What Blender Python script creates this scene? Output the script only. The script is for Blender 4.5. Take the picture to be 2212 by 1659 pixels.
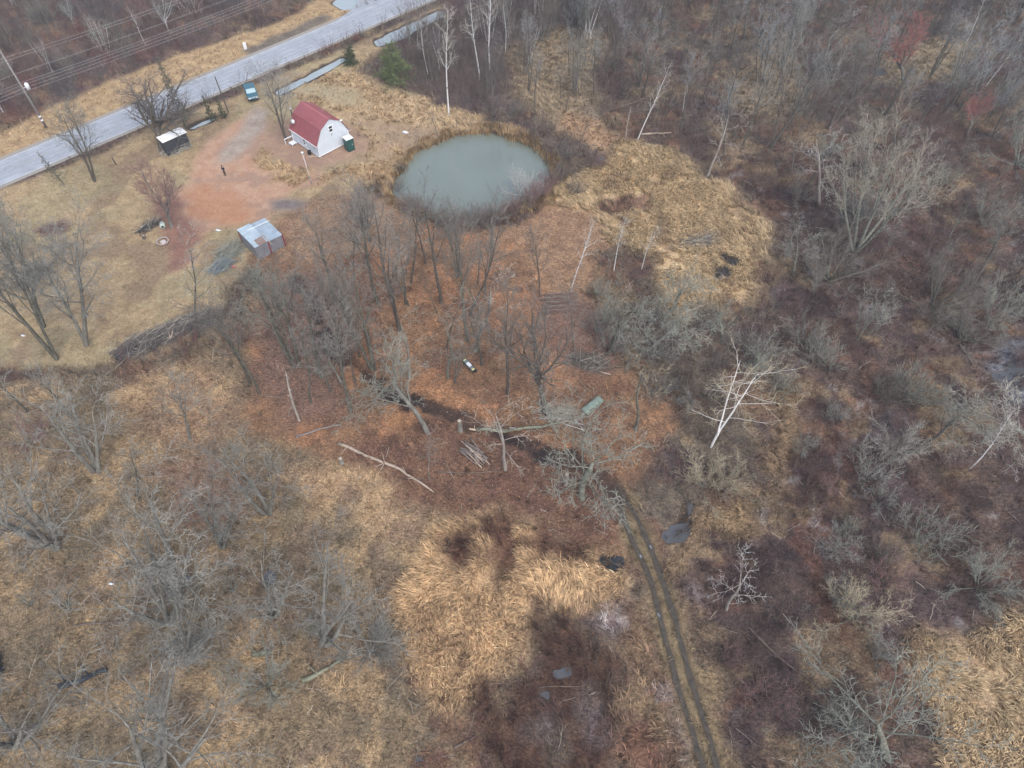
import bpy, math, numpy as np
from mathutils import Vector, Matrix
S = bpy.context.scene
for o in list(bpy.data.objects): bpy.data.objects.remove(o)
# ------------------------------------------------------------------ camera, world, sun, exposure
ALT, TH, FD = 67.0, math.radians(51.61), 1563.1          # height of the drone, pitch down, focal length in reading pixels
cam = bpy.data.cameras.new('camera'); camo = bpy.data.objects.new('camera', cam); S.collection.objects.link(camo)
cam.sensor_width = 36; cam.lens = 36*2171/3072; cam.clip_end = 6000; cam.clip_start = .5
camo.location = (0, 0, ALT); camo.rotation_euler = (math.radians(90)-TH, 0, 0)
S.camera = camo
SUN_EL, SUN_AZ = math.radians(52), math.radians(152)
w = bpy.data.worlds.new('World'); S.world = w; w.use_nodes = True
nt = w.node_tree; bg = nt.nodes['Background']
sky = nt.nodes.new('ShaderNodeTexSky'); sky.sky_type = 'NISHITA'; sky.sun_disc = False
sky.sun_elevation = SUN_EL; sky.sun_rotation = SUN_AZ; sky.air_density = 1.0; sky.dust_density = 3.0; sky.ozone_density = 1.0
hsv = nt.nodes.new('ShaderNodeHueSaturation'); hsv.inputs['Saturation'].default_value = .66     # an overcast sky is nearly grey
nt.links.new(sky.outputs[0], hsv.inputs['Color']); nt.links.new(hsv.outputs[0], bg.inputs[0])
bg.inputs[1].default_value = .15
sl = bpy.data.lights.new('sun', 'SUN'); sl.energy = .8; sl.angle = math.radians(50); sl.color = (1, .985, .96)
so = bpy.data.objects.new('sun', sl); S.collection.objects.link(so)
so.rotation_euler = (math.radians(90)-SUN_EL, 0, math.pi-SUN_AZ)
S.view_settings.view_transform = 'Standard'; S.view_settings.look = 'None'; S.view_settings.gamma = 1
S.view_settings.exposure = .86
S.render.film_transparent = False

# ------------------------------------------------------------------ helpers
rng = np.random.default_rng(7)
COL = S.collection
def G(u, v, z=0.0):
    """ground point seen at reading position (u, v) of the survey photo"""
    x = (u-1106)/FD; y = -(v-829.5)/FD
    d = (x, math.cos(TH)+y*math.sin(TH), -math.sin(TH)+y*math.cos(TH))
    t = (z-ALT)/d[2]
    return np.array([d[0]*t, d[1]*t, z])
def Gy(u, v, Y):
    x = (u-1106)/FD; y = -(v-829.5)/FD
    d = np.array([x, math.cos(TH)+y*math.sin(TH), -math.sin(TH)+y*math.cos(TH)])
    return np.array([0, 0, ALT])+d*(Y/d[1])
def proj(X, Y, Z=0):
    Zr = Z-ALT
    fc = Y*math.cos(TH)-Zr*math.sin(TH); yc = Y*math.sin(TH)+Zr*math.cos(TH)
    fc = np.maximum(fc, .1)
    return 1106+FD*X/fc, 829.5-FD*yc/fc
def lin(c, k=1.0):
    c = np.array(c, float)/255
    return np.where(c <= .04045, c/12.92, ((c+.055)/1.055)**2.4)*k
def dull(c, a=.2):
    l = c[..., :1]*.25+c[..., 1:2]*.65+c[..., 2:]*.1; return c*(1-a)+l*a
def tag(o, label=None, cat=None, group=None, kind=None):
    if label: o['label'] = label
    if cat: o['category'] = cat
    if group: o['group'] = group
    if kind: o['kind'] = kind
    return o
def link(name, me, parent=None):
    o = bpy.data.objects.new(name, me); COL.objects.link(o)
    if parent: o.parent = parent
    return o
def empty(name, loc=(0, 0, 0), rz=0.0):
    o = bpy.data.objects.new(name, None); COL.objects.link(o); o.empty_display_size = .3
    o.location = loc; o.rotation_euler = (0, 0, rz); return o
def mesh_np(name, V, quads=None, tris=None, mats=(), smooth=True, col=None):
    V = np.ascontiguousarray(V, np.float32).reshape(-1, 3)
    nq = 0 if quads is None else len(quads); n3 = 0 if tris is None else len(tris)
    me = bpy.data.meshes.new(name)
    me.vertices.add(len(V)); me.vertices.foreach_set('co', V.ravel())
    idx = np.concatenate([np.asarray(a, np.int32).ravel() for a in (quads, tris) if a is not None and len(a)])
    me.loops.add(len(idx)); me.loops.foreach_set('vertex_index', idx)
    ls = np.concatenate([np.arange(nq)*4, nq*4+np.arange(n3)*3]).astype(np.int32)
    me.polygons.add(nq+n3); me.polygons.foreach_set('loop_start', ls)
    me.polygons.foreach_set('use_smooth', np.full(nq+n3, smooth))
    for m in mats: me.materials.append(m)
    if col is not None:
        for nm, c in col.items():
            a = me.color_attributes.new(nm, 'FLOAT_COLOR', 'POINT')
            c4 = np.ones((len(V), 4), np.float32); c4[:, :np.shape(c)[1]] = c; a.data.foreach_set('color', c4.ravel())
    me.update(calc_edges=True); me.validate(); return me
class MB:
    """collects boxes, bars, tubes and prisms into one mesh"""
    def __init__(s): s.v = []; s.f = []
    def add(s, v, f):
        b = len(s.v); s.v += [tuple(map(float, p)) for p in v]; s.f += [tuple(i+b for i in q) for q in f]; return s
    def box(s, c, d, rz=0.0):
        cx, cy, cz = c; x, y, z = d[0]/2, d[1]/2, d[2]/2; ca, sa = math.cos(rz), math.sin(rz)
        v = [(cx+a*x*ca-b*y*sa, cy+a*x*sa+b*y*ca, cz+e*z) for e in (-1, 1) for a, b in ((-1, -1), (1, -1), (1, 1), (-1, 1))]
        return s.add(v, [(3, 2, 1, 0), (4, 5, 6, 7), (0, 1, 5, 4), (1, 2, 6, 5), (2, 3, 7, 6), (3, 0, 4, 7)])
    def prism(s, prof, p0, ax, u, v):
        """profile (list of 2-d points in the u, v plane) swept from p0 along ax"""
        p0 = np.array(p0, float); ax = np.array(ax, float); u = np.array(u, float); v = np.array(v, float); n = len(prof)
        vs = [p0+a*u+b*v for a, b in prof]+[p0+ax+a*u+b*v for a, b in prof]
        return s.add(vs, [tuple(range(n-1, -1, -1)), tuple(range(n, 2*n))]+[(i, (i+1) % n, n+(i+1) % n, n+i) for i in range(n)])
    def tube(s, pts, rad, n=8):
        pts = [np.array(p, float) for p in pts]; rad = [rad]*len(pts) if np.isscalar(rad) else rad
        b = len(s.v)
        for i, p in enumerate(pts):
            t = pts[min(i+1, len(pts)-1)]-pts[max(i-1, 0)]; t = t/(np.linalg.norm(t)+1e-9)
            a = np.cross(t, (0, 0, 1) if abs(t[2]) < .9 else (1, 0, 0)); a /= np.linalg.norm(a); c = np.cross(t, a)
            for k in range(n):
                q = 2*math.pi*k/n; s.v.append(tuple(p+rad[i]*(math.cos(q)*a+math.sin(q)*c)))
        for i in range(len(pts)-1):
            for k in range(n): s.f.append((b+i*n+k, b+i*n+(k+1) % n, b+(i+1)*n+(k+1) % n, b+(i+1)*n+k))
        s.f.append(tuple(b+k for k in range(n-1, -1, -1))); e = b+(len(pts)-1)*n; s.f.append(tuple(e+k for k in range(n)))
        return s
    def build(s, name, mat, parent=None, bev=0.0, smooth=False):
        me = bpy.data.meshes.new(name); me.from_pydata(s.v, [], s.f); me.update()
        if smooth: me.polygons.foreach_set('use_smooth', [True]*len(me.polygons))
        me.materials.append(mat); o = link(name, me, parent)
        if bev:
            m = o.modifiers.new('bevel', 'BEVEL'); m.width = bev; m.segments = 2; m.limit_method = 'ANGLE'
        return o
_T = np.random.default_rng(3).random((8, 256, 256))
def vn(x, y, sc, ch=0):
    """smooth value noise 0..1"""
    x = np.asarray(x)/sc+13.7*ch; y = np.asarray(y)/sc+7.3*ch
    xi = np.floor(x).astype(int); yi = np.floor(y).astype(int); fx = x-xi; fy = y-yi
    fx = fx*fx*(3-2*fx); fy = fy*fy*(3-2*fy); T = _T[ch % 8]
    a = T[xi & 255, yi & 255]; b = T[(xi+1) & 255, yi & 255]; c = T[xi & 255, (yi+1) & 255]; d = T[(xi+1) & 255, (yi+1) & 255]
    return (a*(1-fx)+b*fx)*(1-fy)+(c*(1-fx)+d*fx)*fy
def fbm(x, y, sc, ch=0, o=4):
    r = 0; a = .5; n = 0
    for i in range(o): r = r+a*vn(x, y, sc/2**i, ch+i); n += a; a *= .5
    return r/n
def inpoly(x, y, P):
    P = np.asarray(P); r = np.zeros(x.shape, bool); n = len(P)
    for i in range(n):
        x1, y1 = P[i][:2]; x2, y2 = P[(i+1) % n][:2]
        if y1 == y2: continue
        c = ((y1 > y) != (y2 > y)) & (x < (x2-x1)*(y-y1)/(y2-y1)+x1); r ^= c
    return r
def blur(a, n):
    for ax in (0, 1):
        k = 2*n+1; pad = [(0, 0)]*a.ndim; pad[ax] = (n+1, n)
        c = np.cumsum(np.pad(a, pad, mode='edge'), axis=ax)
        hi = np.take(c, np.arange(k, c.shape[ax]), axis=ax); lo = np.take(c, np.arange(0, c.shape[ax]-k), axis=ax); a = (hi-lo)/k
    return a

# ------------------------------------------------------------------ materials
def mat(name, col, rough=.85, var=.25, sc=3.0, col2=None, bump=0.0, metal=0.0, spec=.3, obvar=0.0, stretch=(1, 1, 1), thr=None):
    m = bpy.data.materials.new(name); m.use_nodes = True; n = m.node_tree.nodes; L = m.node_tree.links
    b = n['Principled BSDF']; b.inputs['Roughness'].default_value = rough; b.inputs['Metallic'].default_value = metal
    b.inputs['Specular IOR Level'].default_value = spec
    tc = n.new('ShaderNodeTexCoord'); mp = n.new('ShaderNodeMapping'); mp.inputs['Scale'].default_value = stretch
    L.new(tc.outputs['Object'], mp.inputs[0])
    nz = n.new('ShaderNodeTexNoise'); nz.inputs['Scale'].default_value = sc; nz.inputs['Detail'].default_value = 5; nz.inputs['Roughness'].default_value = .6
    L.new(mp.outputs[0], nz.inputs['Vector'])
    rp = n.new('ShaderNodeValToRGB'); c = np.array(col, float); c2 = np.array(col2, float) if col2 is not None else c*(1-var)
    c1 = c if col2 is not None else np.minimum(c*(1+var), .95)
    lo, hi = thr if thr else (.32, .68)
    rp.color_ramp.elements[0].position = lo; rp.color_ramp.elements[1].position = hi
    rp.color_ramp.elements[0].color = (*c2, 1); rp.color_ramp.elements[1].color = (*c1, 1)
    L.new(nz.outputs['Fac'], rp.inputs[0]); out = rp.outputs[0]
    if obvar:
        oi = n.new('ShaderNodeObjectInfo'); mr = n.new('ShaderNodeMapRange'); mr.inputs[3].default_value = 1-obvar; mr.inputs[4].default_value = 1+obvar
        L.new(oi.outputs['Random'], mr.inputs[0]); mx = n.new('ShaderNodeVectorMath'); mx.operation = 'SCALE'
        L.new(out, mx.inputs[0]); L.new(mr.outputs[0], mx.inputs['Scale']); out = mx.outputs[0]
    L.new(out, b.inputs['Base Color'])
    if bump:
        bp = n.new('ShaderNodeBump'); bp.inputs['Strength'].default_value = bump; bp.inputs['Distance'].default_value = .05
        L.new(nz.outputs['Fac'], bp.inputs['Height']); L.new(bp.outputs[0], b.inputs['Normal'])
    return m
def mat_attr(name, rough=.9, spec=.15):
    m = bpy.data.materials.new(name); m.use_nodes = True; n = m.node_tree.nodes
    a = n.new('ShaderNodeAttribute'); a.attribute_name = 'col'
    b = n['Principled BSDF']; b.inputs['Roughness'].default_value = rough; b.inputs['Specular IOR Level'].default_value = spec
    m.node_tree.links.new(a.outputs['Color'], b.inputs['Base Color']); return m
def mat_water(name, col, rough=.06, bump=.02, sc=1.5, metal=0.0):
    m = mat(name, col, rough, .07, .1, bump=0, spec=.5); n = m.node_tree.nodes; L = m.node_tree.links
    nz = n.new('ShaderNodeTexNoise'); nz.inputs['Scale'].default_value = sc; tc = n.new('ShaderNodeTexCoord'); L.new(tc.outputs['Object'], nz.inputs['Vector'])
    bp = n.new('ShaderNodeBump'); bp.inputs['Strength'].default_value = bump; bp.inputs['Distance'].default_value = .05
    L.new(nz.outputs['Fac'], bp.inputs['Height']); L.new(bp.outputs[0], n['Principled BSDF'].inputs['Normal']); return m
M = {}
M['bark_dark'] = mat('bark_dark', (.115, .10, .085), .95, .3, 5, bump=.5, obvar=.15, stretch=(1, 1, .35))
M['bark_olive'] = mat('bark_olive', (.155, .15, .12), .95, sc=3.5, col2=(.07, .062, .05), bump=.5, obvar=.15, stretch=(1, 1, .35))
M['bark_grey'] = mat('bark_grey', (.27, .265, .235), .95, sc=3.5, col2=(.12, .105, .09), bump=.5, obvar=.15, stretch=(1, 1, .35))
M['bark_lichen'] = mat('bark_lichen', (.25, .265, .215), .95, sc=4, col2=(.095, .085, .07), bump=.4, obvar=.12)
M['bark_birch'] = mat('bark_birch', (.66, .65, .64), .8, sc=2.2, col2=(.06, .055, .05), thr=(.36, .44), obvar=.08, stretch=(1, 1, 1.6))
M['bark_dead'] = mat('bark_dead', (.46, .42, .38), .9, sc=3, col2=(.20, .17, .145), obvar=.12, stretch=(1, 1, .3))
M['twig_grey'] = mat('twig_grey', (.225, .222, .20), .95, .3, 1.2, obvar=.2)
M['twig_brown'] = mat('twig_brown', (.175, .152, .13), .95, .3, 1.2, obvar=.2)
M['twig_dark'] = mat('twig_dark', (.135, .12, .115), .95, .3, 1.2, obvar=.2)
M['twig_pale'] = mat('twig_pale', (.38, .355, .30), .95, .25, 1.2, obvar=.12)
M['twig_lichen'] = mat('twig_lichen', (.245, .25, .21), .95, .3, 1.2, obvar=.15)
M['twig_tan'] = mat('twig_tan', (.36, .31, .215), .95, .3, 1.2, obvar=.15)
M['twig_red'] = mat('twig_red', (.36, .15, .13), .95, .3, 1.2, obvar=.12)
M['twig_wine'] = mat('twig_wine', (.22, .13, .12), .95, .3, 1.2, obvar=.15)
M['twig_white'] = mat('twig_white', (.46, .445, .43), .9, .2, 1.2, obvar=.1)
M['bark_white'] = mat('bark_white', (.70, .69, .67), .85, .2, 2.5)
M['twig_tan2'] = mat('twig_tan2', (.30, .275, .225), .95, .25, 1.2)
M['twig_dark2'] = mat('twig_dark2', (.19, .178, .16), .95, .3, 1.2, obvar=.2)
M['twig_blue'] = mat('twig_blue', (.27, .28, .28), .95, .25, 1.2, obvar=.15)
M['needle'] = mat('needle', (.055, .075, .035), .9, .35, 1.5, obvar=.1)
M['needle_light'] = mat('needle_light', (.13, .165, .07), .9, .35, 1.5)
M['needle_dull'] = mat('needle_dull', (.12, .125, .085), .9, .35, 1.5, obvar=.15)
M['white'] = mat('white_paint', (.70, .74, .79), .55, .04, 2)
M['siding'] = mat('siding', (.60, .655, .715), .6, .05, 1.2)
M['trim'] = mat('trim', (.80, .82, .85), .5, .03, 2)
M['red_roof'] = mat('red_roof', (.29, .075, .085), .28, .12, 1.2, spec=.6)
_b = M['red_roof'].node_tree.nodes['Principled BSDF']; _b.inputs['IOR'].default_value = 2.1; _b.inputs['Specular IOR Level'].default_value = .5
M['glass'] = mat('dark_glass', (.02, .025, .03), .1, .1, 2, spec=.5)
M['black'] = mat('black_board', (.045, .048, .058), .85, .35, 3)
M['white_roof'] = mat('white_roof', (.93, .94, .93), .6, .04, 2)
M['metal_sheet'] = mat('metal_sheet', (.42, .50, .57), .42, .18, 1.1, metal=.35, spec=.5)
M['metal_bright'] = mat('metal_bright', (.60, .70, .76), .45, sc=.9, col2=(.40, .48, .54), metal=.3, spec=.5)
M['metal_wall'] = mat('metal_wall', (.28, .29, .33), .5, .2, 1.3, metal=.3)
M['rust'] = mat('rust', (.30, .24, .21), .8, sc=2.5, col2=(.20, .13, .11))
M['red_trim'] = mat('red_trim', (.27, .035, .045), .6, .15, 2)
M['green_plastic'] = mat('green_plastic', (.018, .085, .075), .45, .15, 1.5, spec=.5)
M['log_pale'] = mat('log_pale', (.42, .34, .27), .9, .3, 2.5)
M['log_grey'] = mat('log_grey', (.22, .19, .175), .9, .35, 2.5)
M['log_brown'] = mat('log_brown', (.15, .115, .095), .9, .35, 2.5)
M['log_red'] = mat('log_red', (.20, .115, .09), .9, .35, 2.5)
M['log_olive'] = mat('log_olive', (.27, .29, .21), .9, sc=2, col2=(.12, .11, .08))
M['tarp'] = mat('tarp', (.235, .30, .255), .55, .2, 1.6, bump=.3, spec=.4)
M['pole_wood'] = mat('pole_wood', (.24, .225, .215), .9, .2, 2.5)
M['wire'] = mat('wire', (.30, .30, .31), .5, .1, 2)
M['dark_metal'] = mat('dark_metal', (.035, .04, .05), .5, .2, 2)
M['steel'] = mat('steel', (.45, .46, .47), .4, .1, 2, metal=.6)
M['car_blue'] = mat('car_blue', (.045, .13, .17), .25, .06, 1, spec=.6)
M['tyre'] = mat('tyre', (.02, .02, .022), .85, .2, 4)
M['lamp'] = mat('lamp_glass', (.7, .7, .68), .2, .05, 2)
M['jacket'] = mat('jacket', (.022, .028, .045), .85, .2, 6)
M['trouser'] = mat('trouser', (.07, .055, .042), .85, .2, 6)
M['skin'] = mat('skin', (.50, .32, .25), .6, .06, 6)
M['hair'] = mat('hair', (.03, .025, .02), .8, .2, 10)
M['yellow'] = mat('yellow_paint', (.66, .66, .30), .6, .06, 2)
M['pink'] = mat('pink_plastic', (.58, .17, .17), .6, .08, 2)
M['blue_grey'] = mat('blue_grey', (.17, .21, .23), .6, .3, 2.5)
M['stone'] = mat('stone', (.36, .31, .28), .9, .25, 3)
M['attr'] = mat_attr('straw_and_leaf')

# ------------------------------------------------------------------ zones of the ground (survey positions -> world polygons)
def Z(*pts): return [G(*p)[:2] for p in pts]
POND = Z((852, 392), (868, 362), (905, 330), (950, 307), (992, 295), (1040, 286), (1092, 291), (1135, 312), (1175, 345), (1196, 372), (1196, 395), (1172, 415), (1130, 440), (1085, 458), (1005, 474), (930, 452), (872, 425))
zones = [  # name, polygon, colour a, colour b, soft cells
 ('wood', Z((-900, -170), (3100, -170), (3100, 300), (2300, 1750), (-100, 1750), (-900, 300)), (116, 102, 84), (86, 75, 66), 3),
 ('farwood', Z((-500, -150), (720, -150), (600, 30), (420, 100), (330, 140), (200, 190), (90, 245), (-80, 300), (-500, 300)), (98, 80, 78), (128, 100, 78), 4),
 ('thick', Z((860, 75), (960, 10), (1120, -100), (1500, -150), (1350, 120), (1180, 170), (1120, 250), (1010, 235), (930, 230), (860, 150)), (104, 88, 80), (80, 66, 64), 4),
 ('straw', Z((1110, 110), (1220, 50), (1320, 80), (1300, 160), (1270, 230), (1300, 300), (1230, 300), (1150, 250), (1110, 180)), (158, 136, 102), (122, 104, 82), 6),
 ('straw', Z((1560, 150), (1700, 90), (1760, 190), (1700, 260), (1580, 230)), (150, 130, 98), (116, 98, 80), 6),
 ('straw', Z((1900, 120), (2100, 80), (2110, 150), (1990, 190), (1900, 170)), (165, 145, 108), (126, 108, 88), 6),
 ('shrub', Z((1330, 290), (1450, 270), (1600, 330), (1800, 300), (2100, 260), (3000, 100), (2300, 1750), (1600, 1750), (1560, 1560), (1500, 1300), (1565, 1190), (1700, 1070), (1740, 950), (1690, 820), (1640, 700), (1665, 560), (1630, 440), (1560, 385), (1450, 330)), (112, 90, 76), (80, 66, 62), 4),
 ('shrub', Z((1690, 1000), (1740, 880), (1960, 900), (2000, 1150), (1800, 1250), (1600, 1280), (1500, 1360), (1500, 1500), (1490, 1290), (1600, 1150)), (94, 74, 68), (70, 56, 56), 4),
 ('verge', Z((-300, 470), (-300, 350), (0, 285), (140, 220), (260, 165), (420, 105), (560, 62), (660, 20), (720, -60), (800, -90), (790, 10), (600, 110), (420, 190), (240, 265), (0, 360)), (186, 156, 108), (150, 120, 84), 2),
 ('ditchbank', Z((520, 110), (620, 65), (700, 28), (720, 40), (640, 85), (540, 125)), (120, 108, 92), (100, 88, 78), 2),
 ('lawn', Z((-200, 480), (0, 408), (200, 335), (330, 275), (480, 215), (600, 165), (760, 100), (850, 60), (950, 10), (960, 25), (870, 80), (760, 150), (880, 195), (950, 235), (1060, 262), (1100, 275), (1000, 300), (900, 330), (850, 380), (720, 430), (600, 480), (500, 620), (440, 720), (330, 770), (200, 790), (60, 800), (-300, 790)), (180, 154, 112), (150, 126, 90), 2),
 ('straw', Z((590, 200), (660, 170), (740, 160), (800, 185), (920, 225), (1050, 262), (1040, 280), (960, 300), (890, 330), (840, 375), (800, 330), (760, 270), (640, 215)), (192, 162, 116), (152, 126, 92), 2),
 ('mown', Z((600, 195), (680, 178), (760, 190), (800, 215), (760, 230), (680, 205)), (158, 146, 112), (172, 148, 110), 3),
 ('mown', Z((760, 250), (830, 262), (930, 275), (1000, 285), (930, 312), (850, 340), (800, 350), (830, 300)), (150, 126, 100), (168, 140, 106), 3),
 ('pad', Z((560, 310), (600, 265), (640, 250), (740, 262), (800, 295), (800, 325), (740, 350), (700, 365), (640, 370), (590, 340)), (150, 118, 98), (168, 136, 108), 2),
 ('dirt', Z((372, 425), (410, 385), (420, 345), (450, 305), (505, 265), (545, 242), (590, 265), (556, 320), (590, 375), (640, 365), (700, 372), (700, 395), (630, 410), (600, 440), (580, 480), (500, 475), (430, 505), (385, 490)), (172, 126, 96), (184, 148, 120), 2),
 ('straw', Z((546, 312), (572, 298), (592, 332), (622, 362), (672, 374), (668, 390), (620, 402), (584, 388), (560, 350)), (182, 152, 106), (150, 118, 82), 2),
 ('straw', Z((690, 392), (760, 372), (840, 352), (880, 330), (885, 345), (830, 375), (740, 400), (700, 410)), (182, 152, 106), (150, 118, 82), 2),
 ('dirt2', Z((400, 420), (470, 400), (520, 430), (520, 470), (440, 490), (400, 470)), (172, 116, 80), (180, 134, 98), 3),
 ('drive', Z((548, 225), (585, 240), (575, 275), (545, 310), (505, 345), (470, 360), (480, 325), (512, 285), (530, 255)), (170, 154, 140), (150, 132, 116), 2),
 ('ash', Z((575, 432), (620, 425), (680, 435), (690, 455), (640, 460), (590, 452)), (128, 116, 112), (110, 98, 96), 2),
 ('firepit', Z((310, 440), (380, 430), (400, 500), (420, 550), (360, 560), (330, 520)), (150, 108, 88), (128, 92, 80), 2),
 ('leaf', Z((560, 470), (640, 450), (760, 440), (850, 420), (905, 470), (1000, 500), (1110, 480), (1200, 415), (1290, 415), (1310, 520), (1290, 600), (1260, 700), (1330, 800), (1440, 850), (1450, 960), (1330, 1090), (1150, 1085), (1000, 1080), (800, 1010), (640, 970), (560, 900), (520, 800), (540, 660), (600, 600), (540, 570)), (152, 112, 76), (114, 84, 62), 3),
 ('leafpale', Z((1010, 500), (1110, 480), (1200, 412), (1295, 412), (1315, 520), (1270, 640), (1180, 650), (1120, 540)), (162, 126, 90), (130, 98, 74), 4),
 ('leafpale', Z((580, 480), (740, 435), (860, 418), (905, 470), (850, 520), (720, 540), (610, 570)), (156, 124, 92), (126, 100, 80), 4),
 ('leafgrey', Z((560, 620), (700, 560), (720, 700), (760, 860), (640, 900), (540, 830)), (132, 100, 82), (112, 86, 74), 4),
 ('leaf2', Z((740, 960), (900, 925), (1250, 960), (1340, 1080), (1500, 1250), (1490, 1300), (1400, 1270), (1240, 1150), (1100, 1130), (950, 1110), (780, 1060)), (126, 92, 68), (98, 70, 58), 3),
 ('leafpink', Z((1130, 640), (1260, 640), (1320, 720), (1340, 820), (1230, 790), (1160, 730)), (132, 98, 80), (112, 84, 72), 3),
 ('lowgrass', Z((-200, 830), (120, 800), (330, 800), (460, 740), (560, 900), (700, 985), (800, 1040), (960, 1130), (930, 1200), (890, 1320), (880, 1440), (960, 1750), (-200, 1750)), (142, 120, 86), (114, 96, 74), 4),
 ('lowgrass2', Z((250, 820), (420, 770), (530, 850), (520, 930), (400, 960), (300, 910)), (168, 136, 96), (136, 104, 78), 4),
 ('lowgrass2', Z((620, 985), (760, 1000), (960, 1120), (900, 1200), (740, 1120), (640, 1060)), (172, 140, 98), (146, 116, 86), 4),
 ('leaf2', Z((300, 1000), (480, 960), (560, 1010), (500, 1120), (380, 1120)), (140, 108, 84), (126, 100, 80), 4),
 ('marsh', Z((880, 1215), (960, 1110), (1100, 1140), (1250, 1190), (1370, 1200), (1380, 1330), (1290, 1330), (1170, 1370), (1150, 1470), (1030, 1540), (920, 1500), (870, 1380)), (212, 172, 118), (168, 132, 92), 3),
 ('marsh', Z((1190, 430), (1300, 340), (1330, 310), (1420, 325), (1560, 400), (1640, 485), (1640, 570), (1600, 650), (1490, 690), (1420, 620), (1380, 560), (1300, 520), (1290, 450)), (206, 176, 126), (170, 140, 100), 3),
 ('marsh', Z((1940, 1440), (2060, 1330), (2200, 1310), (2320, 1330), (2300, 1750), (2080, 1750), (2040, 1620), (1990, 1560)), (196, 166, 118), (154, 124, 92), 3),
 ('marsh', Z((1480, 1280), (1480, 1210), (1540, 1130), (1600, 1100), (1690, 1050), (1700, 980), (1680, 900), (1640, 850), (1700, 840), (1735, 900), (1740, 960), (1700, 1060), (1600, 1150), (1540, 1210)), (182, 150, 106), (144, 114, 84), 3),
 ('straw', Z((1240, 250), (1300, 270), (1340, 310), (1290, 340), (1230, 300)), (182, 146, 104), (150, 116, 88), 3),
 ('wet', Z((940, 1160), (1010, 1130), (1180, 1140), (1330, 1175), (1320, 1235), (1210, 1215), (1090, 1295), (1040, 1290), (1050, 1235), (960, 1215)), (76, 50, 42), (112, 80, 58), 2),
 ('wet', Z((1155, 1350), (1240, 1340), (1310, 1430), (1330, 1560), (1280, 1750), (1060, 1750), (1030, 1620), (1045, 1500), (1120, 1480), (1170, 1430)), (66, 45, 39), (94, 68, 52), 2),
 ('wet', Z((978, 1450), (1015, 1438), (1030, 1490), (1005, 1512), (982, 1490)), (66, 44, 42), (76, 52, 46), 1),
 ('wet', Z((1330, 420), (1380, 425), (1400, 450), (1350, 480), (1310, 460)), (126, 92, 72), (150, 112, 84), 1),
 ('mix', Z((1310, 1330), (1400, 1320), (1440, 1450), (1470, 1750), (1330, 1750), (1320, 1560)), (128, 98, 74), (100, 74, 62), 3),
 ('frost', Z((1300, 1345), (1370, 1335), (1375, 1370), (1310, 1385)), (168, 160, 158), (120, 92, 84), 2),
 ('frost', Z((1425, 1450), (1450, 1470), (1480, 1560), (1500, 1660), (1470, 1700), (1440, 1560)), (158, 150, 148), (112, 90, 78), 2),
 ('frost', Z((1880, 900), (1940, 880), (1960, 960), (1890, 980)), (128, 118, 120), (98, 80, 80), 3),
 ('frost', Z((2110, 790), (2200, 740), (2330, 760), (2300, 900), (2190, 870)), (116, 118, 126), (80, 78, 86), 2),
 ('frost', Z((1500, 1270), (1580, 1290), (1590, 1340), (1520, 1330)), (122, 106, 104), (94, 72, 68), 2),
 ('frost', Z((1190, 1560), (1260, 1540), (1290, 1600), (1230, 1640)), (112, 100, 100), (80, 60, 56), 2),
 ('verge2', Z((1420, 1290), (1500, 1290), (1560, 1560), (1600, 1750), (1480, 1750), (1460, 1560)), (146, 122, 84), (126, 104, 80), 2),
 ('trk', Z((1310, 1040), (1345, 1030), (1400, 1120), (1445, 1240), (1500, 1430), (1560, 1620), (1590, 1750), (1530, 1750), (1490, 1620), (1430, 1420), (1395, 1280), (1360, 1190), (1330, 1110)), (142, 122, 86), (110, 92, 66), 1),
]
# one sheet: fine cells in view, growing cells out to the horizon
def axis(a, b, step, far):
    c = np.arange(a, b, step); k = step*1.5; lo = []; hi = []; x = a; y = c[-1]
    while x > -far: k *= 1.35; x -= k; y += k; lo.append(x); hi.append(y)
    return np.concatenate([lo[::-1], c, hi])
gx = axis(-112, 112, .32, 1500); gy = axis(2, 172, .32, 1500)
GX, GY = np.meshgrid(gx, gy, indexing='ij')
WX = GX+7*(fbm(GX, GY, 9, 0)-.5)+3.2*(fbm(GX, GY, 2.2, 1, 3)-.5); WY = GY+7*(fbm(GX, GY, 9, 3)-.5)+3.2*(fbm(GX, GY, 2.2, 4, 3)-.5)
WX2 = GX+1.6*(fbm(GX, GY, 3, 0)-.5)+.9*(fbm(GX, GY, .9, 1, 2)-.5); WY2 = GY+1.6*(fbm(GX, GY, 3, 3)-.5)+.9*(fbm(GX, GY, .9, 4, 2)-.5)
names = ['none']; ZID = np.zeros(GX.shape, np.int16)
CA = np.zeros(GX.shape+(3,)); CB = CA.copy(); CA[:] = lin((110, 92, 80)); CB[:] = lin((88, 72, 66))
tight = {'verge', 'lawn', 'dirt', 'drive', 'pad', 'mown', 'ditchbank', 'ash', 'trk'}
for nm, P, a, b, sf in zones:
    m = inpoly(*((WX2, WY2) if nm in tight else (WX, WY)), P)
    if nm == 'wet': m &= fbm(GX, GY, 2.4, 2, 4) > .35
    if nm not in names: names.append(nm)
    ZID[m] = names.index(nm)
    k = blur(m.astype(float), sf)[..., None]
    CA = CA*(1-k)+dull(lin(a))*k; CB = CB*(1-k)+dull(lin(b))*k
def path_dist(P, X, Y):
    d = np.full(X.shape, 1e9)
    for (x1, y1), (x2, y2) in zip(P[:-1], P[1:]):
        dx, dy = x2-x1, y2-y1; t = np.clip(((X-x1)*dx+(Y-y1)*dy)/(dx*dx+dy*dy), 0, 1)
        d = np.minimum(d, np.hypot(X-x1-t*dx, Y-y1-t*dy))
    return d
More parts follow.
